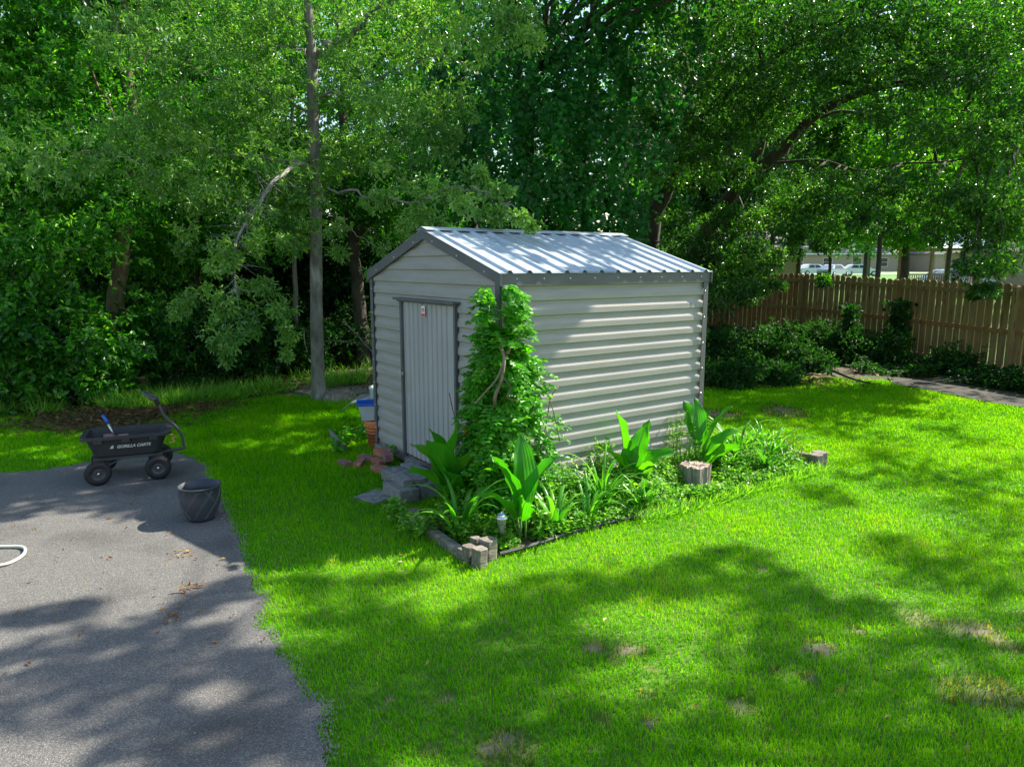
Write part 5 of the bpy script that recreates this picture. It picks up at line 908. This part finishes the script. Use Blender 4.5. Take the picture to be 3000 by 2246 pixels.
fence_vine(2640, .2, 1.3, 'leafy creeper climbing the second fence post from the right', 541, .16); fence_vine(2500, .1, 1.2, 'thin creeper on the fence boards between the dark shrubs', 542, .1)
# low leafy strip between path and fence
g = np.random.default_rng(550); n = 27000; y = g.uniform(9.6, 21, n); xf = np.interp(y, [9.8, 12.6, 15.4, 18.1, 20.6], [9.66, 9.03, 8.4, 7.45, 6.1]); x = xf - .1 - g.uniform(0, 1, n) ** 1.2 * np.interp(y, [9.6, 12.5, 14, 20], [.85, 1.3, 3.2, 4.5])
z = g.uniform(0, .28, n) * vnoise(x * 2.5, y * 2.5, 3) * 1.5; k = ~inpoly(np.column_stack([x, y]), path_poly) & (vnoise(x * 2, y * 2, 12) > .25); x, y, z = x[k], y[k], z[k]; n = len(x)
mb = MB(); sz = g.uniform(.05, .1, n); add_wide(mb, np.column_stack([x, y, z]), unit(g.normal(size=(n, 3)) * [1, 1, .4]), unit(g.normal(size=(n, 3)) * .4 + [0, 0, 1]), sz, sz * .6, np.clip(g.normal(.55, .2, n), 0, 1)); tag(mb.build('ground_ivy', M['leaf_shrub']), kind='stuff')
for pts, lab in (([(2440, 1085, 14), (2500, 1110, 13.3), (2560, 1125, 12.9)], 'dead stick lying in the undergrowth before the fence'), ([(2260, 1060, 14.5), (2330, 1075, 14.2), (2380, 1068, 14.0)], 'dark fallen branch lying between the fence shrubs')):
    q = smooth_path([G(a, b_, .06) for a, b_, c in pts], 5); tag(MB().tube(q, np.linspace(.03, .012, len(q)), 7).build('fallen_branch', M['bark_dark'], None, True), lab, 'branch')

# ------------------------------------------------------------------ beyond the fence: houses, gazebo, cars
M['brickw'] = mat('pale_brick', (.30, .22, .17), (.42, .33, .26), 14, .9, c3=(.5, .44, .38), s3=30); M['roofs'] = mat('grey_shingle', (.13, .13, .14), (.2, .2, .215), 9, .9, bump=.5, bscale=40); M['fasciaw'] = mat('white_fascia', (.7, .7, .7)); M['paneg'] = mat('window_glass', (.03, .04, .05), None, rough=.1)
def house(name, x0, x1, y0, y1, hw, hr, label, wins, ov=.5, door=None):
    z0 = float(terr(0, y0)); rt = empty(name, ((x0 + x1) / 2, y0, z0), 0, label, 'house'); w_, d = (x1 - x0) / 2, y1 - y0
    cur_x = -w_; wl = MB(); cuts = sorted(wins)
    for cx, ww, zb, zt in cuts:                     # walls with real openings
        a, b_ = cx - ww / 2, cx + ww / 2; wl.box(((cur_x + a) / 2, .1, hw / 2), (a - cur_x, .2, hw)); wl.box((cx, .1, zb / 2), (ww, .2, zb)); wl.box((cx, .1, (zt + hw) / 2), (ww, .2, hw - zt)); cur_x = b_
    wl.box(((cur_x + w_) / 2, .1, hw / 2), (w_ - cur_x, .2, hw)); wl.box((-w_ + .1, d / 2, hw / 2), (.2, d - .4, hw)); wl.box((w_ - .1, d / 2, hw / 2), (.2, d - .4, hw)); wl.box((0, d - .1, hw / 2), (2 * w_, .2, hw)); wl.build('wall', M['brickw'], rt)
    for cx, ww, zb, zt in cuts:
        wn = MB(); f = .07
        for c, s_ in (((cx - ww / 2 + f / 2, .06, (zb + zt) / 2), (f, .08, zt - zb)), ((cx + ww / 2 - f / 2, .06, (zb + zt) / 2), (f, .08, zt - zb)), ((cx, .06, zt - f / 2), (ww - 2 * f, .08, f)), ((cx, .06, zb + f / 2), (ww - 2 * f, .08, f)), ((cx, .06, (zb + zt) / 2), (ww - 2 * f, .06, .05))): wn.box(c, s_)
        fr_ = wn.build('window', M['fasciaw'], rt); MB().box((cx, .08, (zb + zt) / 2), (ww - 2 * f, .02, zt - zb - 2 * f)).build('pane', M['paneg'], fr_)
    rf = MB(); W_, D0, D1 = w_ + ov, -ov, d + ov; hip = min(W_, (D1 - D0) / 2) * .9; my = (D0 + D1) / 2
    v = [(-W_, D0, hw), (W_, D0, hw), (W_, D1, hw), (-W_, D1, hw), (-W_ + hip, my, hr), (W_ - hip, my, hr)]; rf.add(v, [(0, 1, 5, 4), (2, 3, 4, 5)]); rf.f.append(np.array([(1, 2, 5), (3, 0, 4)])); rf.f.append(np.array([(3, 2, 1, 0)])); rf.build('roof', M['roofs'], rt)
    fs = MB(); fs.box((0, D0 - .02, hw - .08), (2 * W_ + .08, .04, .2)); fs.box((W_ + .02, my, hw - .08), (.04, D1 - D0, .2)); fs.build('fascia', M['fasciaw'], rt); return rt
house('brick_house', 8.0, 15.2, 38, 48, 2.72, 4.9, 'low pale brick house with grey hipped roof seen just above the fence', [(-1.5, 1.2, .8, 2.1), (1.5, 1.1, .8, 2.1)])
house('brick_house', 36, 66, 122, 134, 3.0, 6.2, 'long brick house with white windows far behind the parked cars', [(-12, 1.6, .8, 2.3), (-7.5, 1.6, .8, 2.3), (-2, 1.6, .8, 2.3), (3, 1.6, .8, 2.3), (8, 1.6, .8, 2.3), (12.5, 1.6, .8, 2.3)])
house('brick_house', 70, 96, 118, 130, 3.0, 6.2, 'long brick house far behind the gazebo', [(-9, 1.6, .8, 2.3), (-4, 1.6, .8, 2.3), (2, 1.6, .8, 2.3), (8, 1.6, .8, 2.3)])
house('grey_roof_house', 37.5, 50, 52, 62, 2.7, 5.2, 'house with a dark grey roof beyond the fence at the right edge', [(-3, 1.2, .8, 2.1), (2, 1.2, .8, 2.1)])
gz0 = float(terr(0, 40)); gx_ = wpt(2780, 40); gz = empty('gazebo', (gx_, 40, gz0), R(8), 'brown wooden gazebo with a grey metal roof and railing beyond the fence', 'gazebo'); M['gwood'] = mat('gazebo_wood', (.22, .12, .06), (.3, .18, .1), 6, .8)
mb = MB(); mb.box((0, 1.2, .35), (3.4, 2.8, .12)); mb.build('deck', M['gwood'], gz)
for x_ in (-1.55, 1.55):
    for y_ in (-.1, 2.5): MB().box((x_, y_, 1.5), (.14, .14, 2.2)).build('post', M['gwood'], gz); 
for y_ in (-.1, 2.5):
    mb = MB(); mb.box((0, y_, 1.25), (2.96, .06, .08)); mb.box((0, y_, .5), (2.96, .06, .08))
    for x_ in np.linspace(-1.4, 1.4, 20): mb.box((x_, y_, .87), (.04, .04, .66))
    mb.build('railing', M['gwood'], gz)
mb = MB(); mb.box((0, -.1, 2.66), (3.6, .12, .14)); mb.box((0, 2.5, 2.66), (3.6, .12, .14)); mb.build('beam', M['gwood'], gz)
mb = MB(); xs_ = []; hs_ = []
for x_ in np.linspace(-2.0, 2.0, 18): xs_ += [x_ - .03, x_, x_ + .03]; hs_ += [0, .03, 0]
for sg in (-1, 1): V = [[(x_, 1.2 + sg * 1.8 * (1 - q), 2.72 + .8 * q + h_) for x_, h_ in zip(xs_, hs_)] for q in (0, 1)]; mb.grid(np.array(V))
mb.build('roof', M['galv'], gz)

M['carpaint'] = mat('white_car_paint', (.72, .73, .75), None, rough=.22); M['carblue'] = mat('silver_blue_paint', (.35, .42, .52), None, rough=.22)
def make_car(x, y, rz, paint, label):
    z0 = float(terr(0, y)) + .02; rt = empty('parked_car', (x, y, z0), rz, label, 'car', 'cars parked beyond the fence'); b = MB()
    side = [(-2.2, .32), (-2.25, .55), (-2.2, .82), (-2.05, .93), (-1.55, .98), (1.0, .95), (1.7, .86), (2.1, .74), (2.22, .55), (2.2, .32)]
    V = []
    for yy, sc in ((-.88, .97), (-.9, 1.0), (.9, 1.0), (.88, .97)): V.append([(px_, yy, .3 + (pz - .3) * sc) for px_, pz in side + [side[0]]])
    b.grid(np.array(V)); 
    for yy, rv in ((-.88, 1), (.88, -1)): n = len(side); b.add([(px_, yy, .3 + (pz - .3) * .97) for px_, pz in side], [tuple(range(n))[::rv]])
    b.build('body', paint, rt, True)
    cb = MB(); lo_ = [(-1.75, .95), (1.15, .92)]; cab = [(-1.8, .95), (-1.25, 1.36), (-.9, 1.44), (.1, 1.45), (.45, 1.38), (1.2, .93)]
    V = [[(px_, s_ * (.84 if pz < 1 else .66), pz) for px_, pz in cab] for s_ in (-1, 1)]; cb.grid(np.array(V)); cb.add(V[0], [tuple(range(6))]); cb.add(V[1], [tuple(range(6))[::-1]]); cb.build('cabin', paint, rt)
    for s_ in (-1, 1):
        for a, b_ in ((-1.25, -.35), (-.28, .62)):
            tl = a + .3 if a < -1 else a + .02; tr_ = b_ - .02 if b_ < 0 else b_ - .35
            MB().add([(a, s_ * .835, 1.0), (b_, s_ * .835, 1.0), (tr_, s_ * .70, 1.35), (tl, s_ * .70, 1.35)], [(0, 1, 2, 3)]).build('window', M['paneg'], rt)
    MB().add([(1.14, -.74, .985), (1.14, .74, .985), (.50, .6, 1.38), (.50, -.6, 1.38)], [(0, 1, 2, 3)]).build('windscreen', M['paneg'], rt)
    for a in (-1.4, 1.4):
        for s_ in (-1, 1):
            wl = MB().lathe([(.0001, s_ * -.1), (.30, s_ * -.1), (.33, -s_ * .06), (.33, s_ * .08), (.29, s_ * .105), (.22, s_ * .1), (.0001, s_ * .1)], (a, s_ * .83, .33), 22, 'y').build('wheel', M['black'], rt, True); MB().lathe([(.0001, s_ * .115), (.19, s_ * .11), (.2, s_ * .1)], (a, s_ * .83, .33), 18, 'y').build('rim', M['steel'], wl, True)
    for s_ in (-1, 1): MB().box((2.17, s_ * .62, .66), (.1, .34, .12)).build('headlight', M['glass'], rt)
    return rt
make_car(wpt(2505, 88), 88, R(-8), M['carpaint'], 'white sedan at the right end of the parked cars above the fence'); make_car(wpt(2432, 86), 86, R(35), M['carblue'], 'silver blue car in the middle of the parked cars above the fence'); make_car(wpt(2372, 90), 90, R(10), M['carpaint'], 'white car at the left end of the parked cars above the fence'); make_car(wpt(2800, 46), 46.5, R(5), M['carblue'], 'silver blue car seen through the gazebo railing')
pl = MB(); pl.tube([(wpt(2530, 60), 60, .3), (wpt(2530, 60), 60, 9)], [.16, .12], 10); tag(pl.build('utility_pole', M['bark'], None, True), 'wooden utility pole beyond the fence right of the parked cars', 'pole')

# ------------------------------------------------------------------ large oak standing outside the picture at the right; its limbs overhang the yard and shade it
g = np.random.default_rng(600)
BL = [(830, 1720, .16), (900, 1850, .2), (980, 1900, .2), (1000, 2010, .22), (930, 1980, .16), (1120, 1800, .16), (1080, 2120, .2), (1250, 1960, .16), (1180, 1700, .12), (30, 1820, .13), (110, 1812, .14), (200, 1795, .12), (230, 1880, .2), (330, 1868, .18), (430, 1850, .14), (560, 1785, .12), (620, 1752, .14), (680, 1722, .12), (588, 1865, .09), (250, 1945, .26), (350, 1965, .24), (450, 1960, .2), (660, 1960, .2), (760, 1975, .24), (830, 1990, .2), (100, 2030, .25), (200, 2060, .22), (300, 2090, .2), (500, 2150, .24), (620, 2190, .26), (760, 2140, .22), (850, 2200, .26), (700, 2240, .2), (950, 2160, .15), (400, 2200, .2), (0, 1960, .2), (900, 2060, .2),
 (1520, 1745, .16), (1620, 1722, .18), (1720, 1725, .2), (1820, 1710, .22), (1920, 1718, .2), (1990, 1695, .2), (1380, 1835, .18), (1450, 1820, .22), (1550, 1800, .22), (1650, 1790, .2), (1090, 1900, .2), (1180, 1890, .2), (1280, 1860, .2), (1340, 1920, .2), (1380, 1985, .2), (1450, 1990, .2), (1550, 1950, .22), (1650, 1900, .2), (1750, 1940, .2), (1150, 2060, .25), (1230, 2100, .25), (1180, 2160, .22), (1480, 2000, .2), (1560, 2035, .2), (1700, 2190, .25), (1800, 2160, .22), (1050, 1720, .2), (1000, 1770, .22), (1550, 2200, .2), (1900, 2230, .22), (1350, 2230, .2), (1050, 2200, .2),
 (2050, 1640, .2), (2150, 1632, .14), (2030, 1700, .2), (2240, 1680, .14), (2290, 1730, .18), (2330, 1775, .18), (2210, 1765, .2), (2240, 1830, .2), (2250, 1900, .24), (2290, 1970, .24), (2450, 1792, .13), (2550, 1805, .14), (2350, 1950, .22), (2420, 1470, .14), (2380, 1440, .1),
 (2520, 1280, .22), (2600, 1300, .26), (2650, 1350, .26), (2700, 1400, .26), (2760, 1262, .2), (2850, 1300, .2), (2600, 1400, .24), (2500, 1380, .2), (2800, 1440, .2), (2550, 1340, .22), (2600, 1600, .14), (2700, 1630, .18), (2750, 1685, .2), (2680, 1680, .16), (2870, 1500, .24), (2950, 1480, .24), (2900, 1600, .28), (2980, 1680, .28), (2950, 1770, .28), (2850, 1710, .24), (2900, 1880, .34), (2700, 1900, .26), (2800, 2000, .36), (2650, 2060, .3), (2900, 2110, .36), (2600, 2180, .3), (2500, 2010, .24), (2800, 2210, .34), (2450, 2130, .22), (2980, 2230, .3), (2330, 2080, .2), (2200, 2150, .2), (2050, 2050, .16), (2420, 1250, .2), (2330, 1240, .2), (2150, 1190, .25), (2250, 1185, .3), (2350, 1190, .3), (2450, 1200, .25), (2180, 1240, .2), (2680, 1130, .35), (2780, 1145, .35), (2880, 1165, .35), (2980, 1185, .35), (2960, 1360, .2), (2900, 1400, .2), (3060, 1560, .3), (3080, 1800, .3)]
so2 = empty('shade_oak', (12.8, 5.0, 0), 0, 'large oak outside the right edge whose overhead limbs dapple the lawn', 'tree'); o_ = np.array([12.8, 5.0, 0])
cl = []
for px, py, r in BL:
    gp = G(px, py); h = g.uniform(6.3, 8.6); cl.append([gp[0] + SX * h, gp[1] + SY * h, h, r * (1.3 if px > 2300 and py < 1720 else .82 if px < 800 else 1.0)]) if not (py < 1260 and px < 2000) else None
for lx, ly, lz, r in ((.35, 0, 1.45, .16), (.6, 0, 1.62, .14), (.25, 0, 1.1, .12), (.85, 0, 1.7, .1), (.5, .3, 1.95, .10), (.9, .7, 2.05, .09), (.35, .6, 2.05, .07), (1.5, .9, 2.1, .06)):
    q = S(lx, ly, lz + .13); h = g.uniform(4.5, 5.5); cl.append([q[0] + SX * h, q[1] + SY * h, q[2] + h, r])
cl = np.array(cl); cl[:, :3] -= o_; tb = MB(); tb.tube([(0, 0, 0), (-.05, .05, 1.5), (-.3, .1, 3.2), (-.6, .2, 4.8)], [.45, .36, .32, .3], 14)
mains = []
for px, py in ((2800, 2050), (1950, 2240), (1200, 2120), (450, 2120), (2680, 1380), (2950, 1620), (2280, 1850)): gp = G(px, py); mains.append(np.array([gp[0] + SX * 7.2, gp[1] + SY * 7.2, 7.2]) - o_)
for m_ in mains: limb(tb, (-.6, .2, 4.8), m_, .10, .03, g, .05, 9, 9, .04)
for c in cl[::3]:
    m_ = min(mains, key=lambda q: np.linalg.norm(np.array(q) - c[:3])); limb(tb, m_, c[:3], .015, .005, g, .04, 5, 5)
tb.build('trunk', M['bark_dark'], so2, True); cr = MB(); sprays(cr, cl, 22, 8, .085, .045, g, .8, .2); cr.build('crown', M['leaf_oak'], so2)
# limbs of the draped tree reach forward above the picture and shade the cart and the left lawn
cl = []
for k in range(120):
    px, py = g.uniform(-150, 700), g.uniform(1230, 1500); 
    if py > 1500 - 30 * vnoise(np.array([px / 60.]), np.array([3.]), 1)[0]: continue
    if py < 1390 and px < 300 and g.uniform() < .6: continue
    gp = G(px, py); h = g.uniform(6.2, 7.6); cl.append([gp[0] + SX * h, gp[1] + SY * h, h, .36])
for k in range(50):
    px, py = g.uniform(650, 1100), g.uniform(1180, 1480); gp = G(px, py); h = g.uniform(6.2, 7.8); cl.append([gp[0] + SX * h, gp[1] + SY * h, h, .36])
cl = np.array(cl) - [.4, 13.6, 0, 0]; tb = MB()
for c in cl[::10]: limb(tb, (0, 0, 5.5), c[:3], .05, .01, g, .04, 6, 6)
tb.build('limb', M['bark_dark'], vd, True); cr = MB(); sprays(cr, cl, 24, 8, .09, .06, g, .6, .2, wideleaf=True); cr.build('overhead_foliage', M['leaf_vine'], vd)
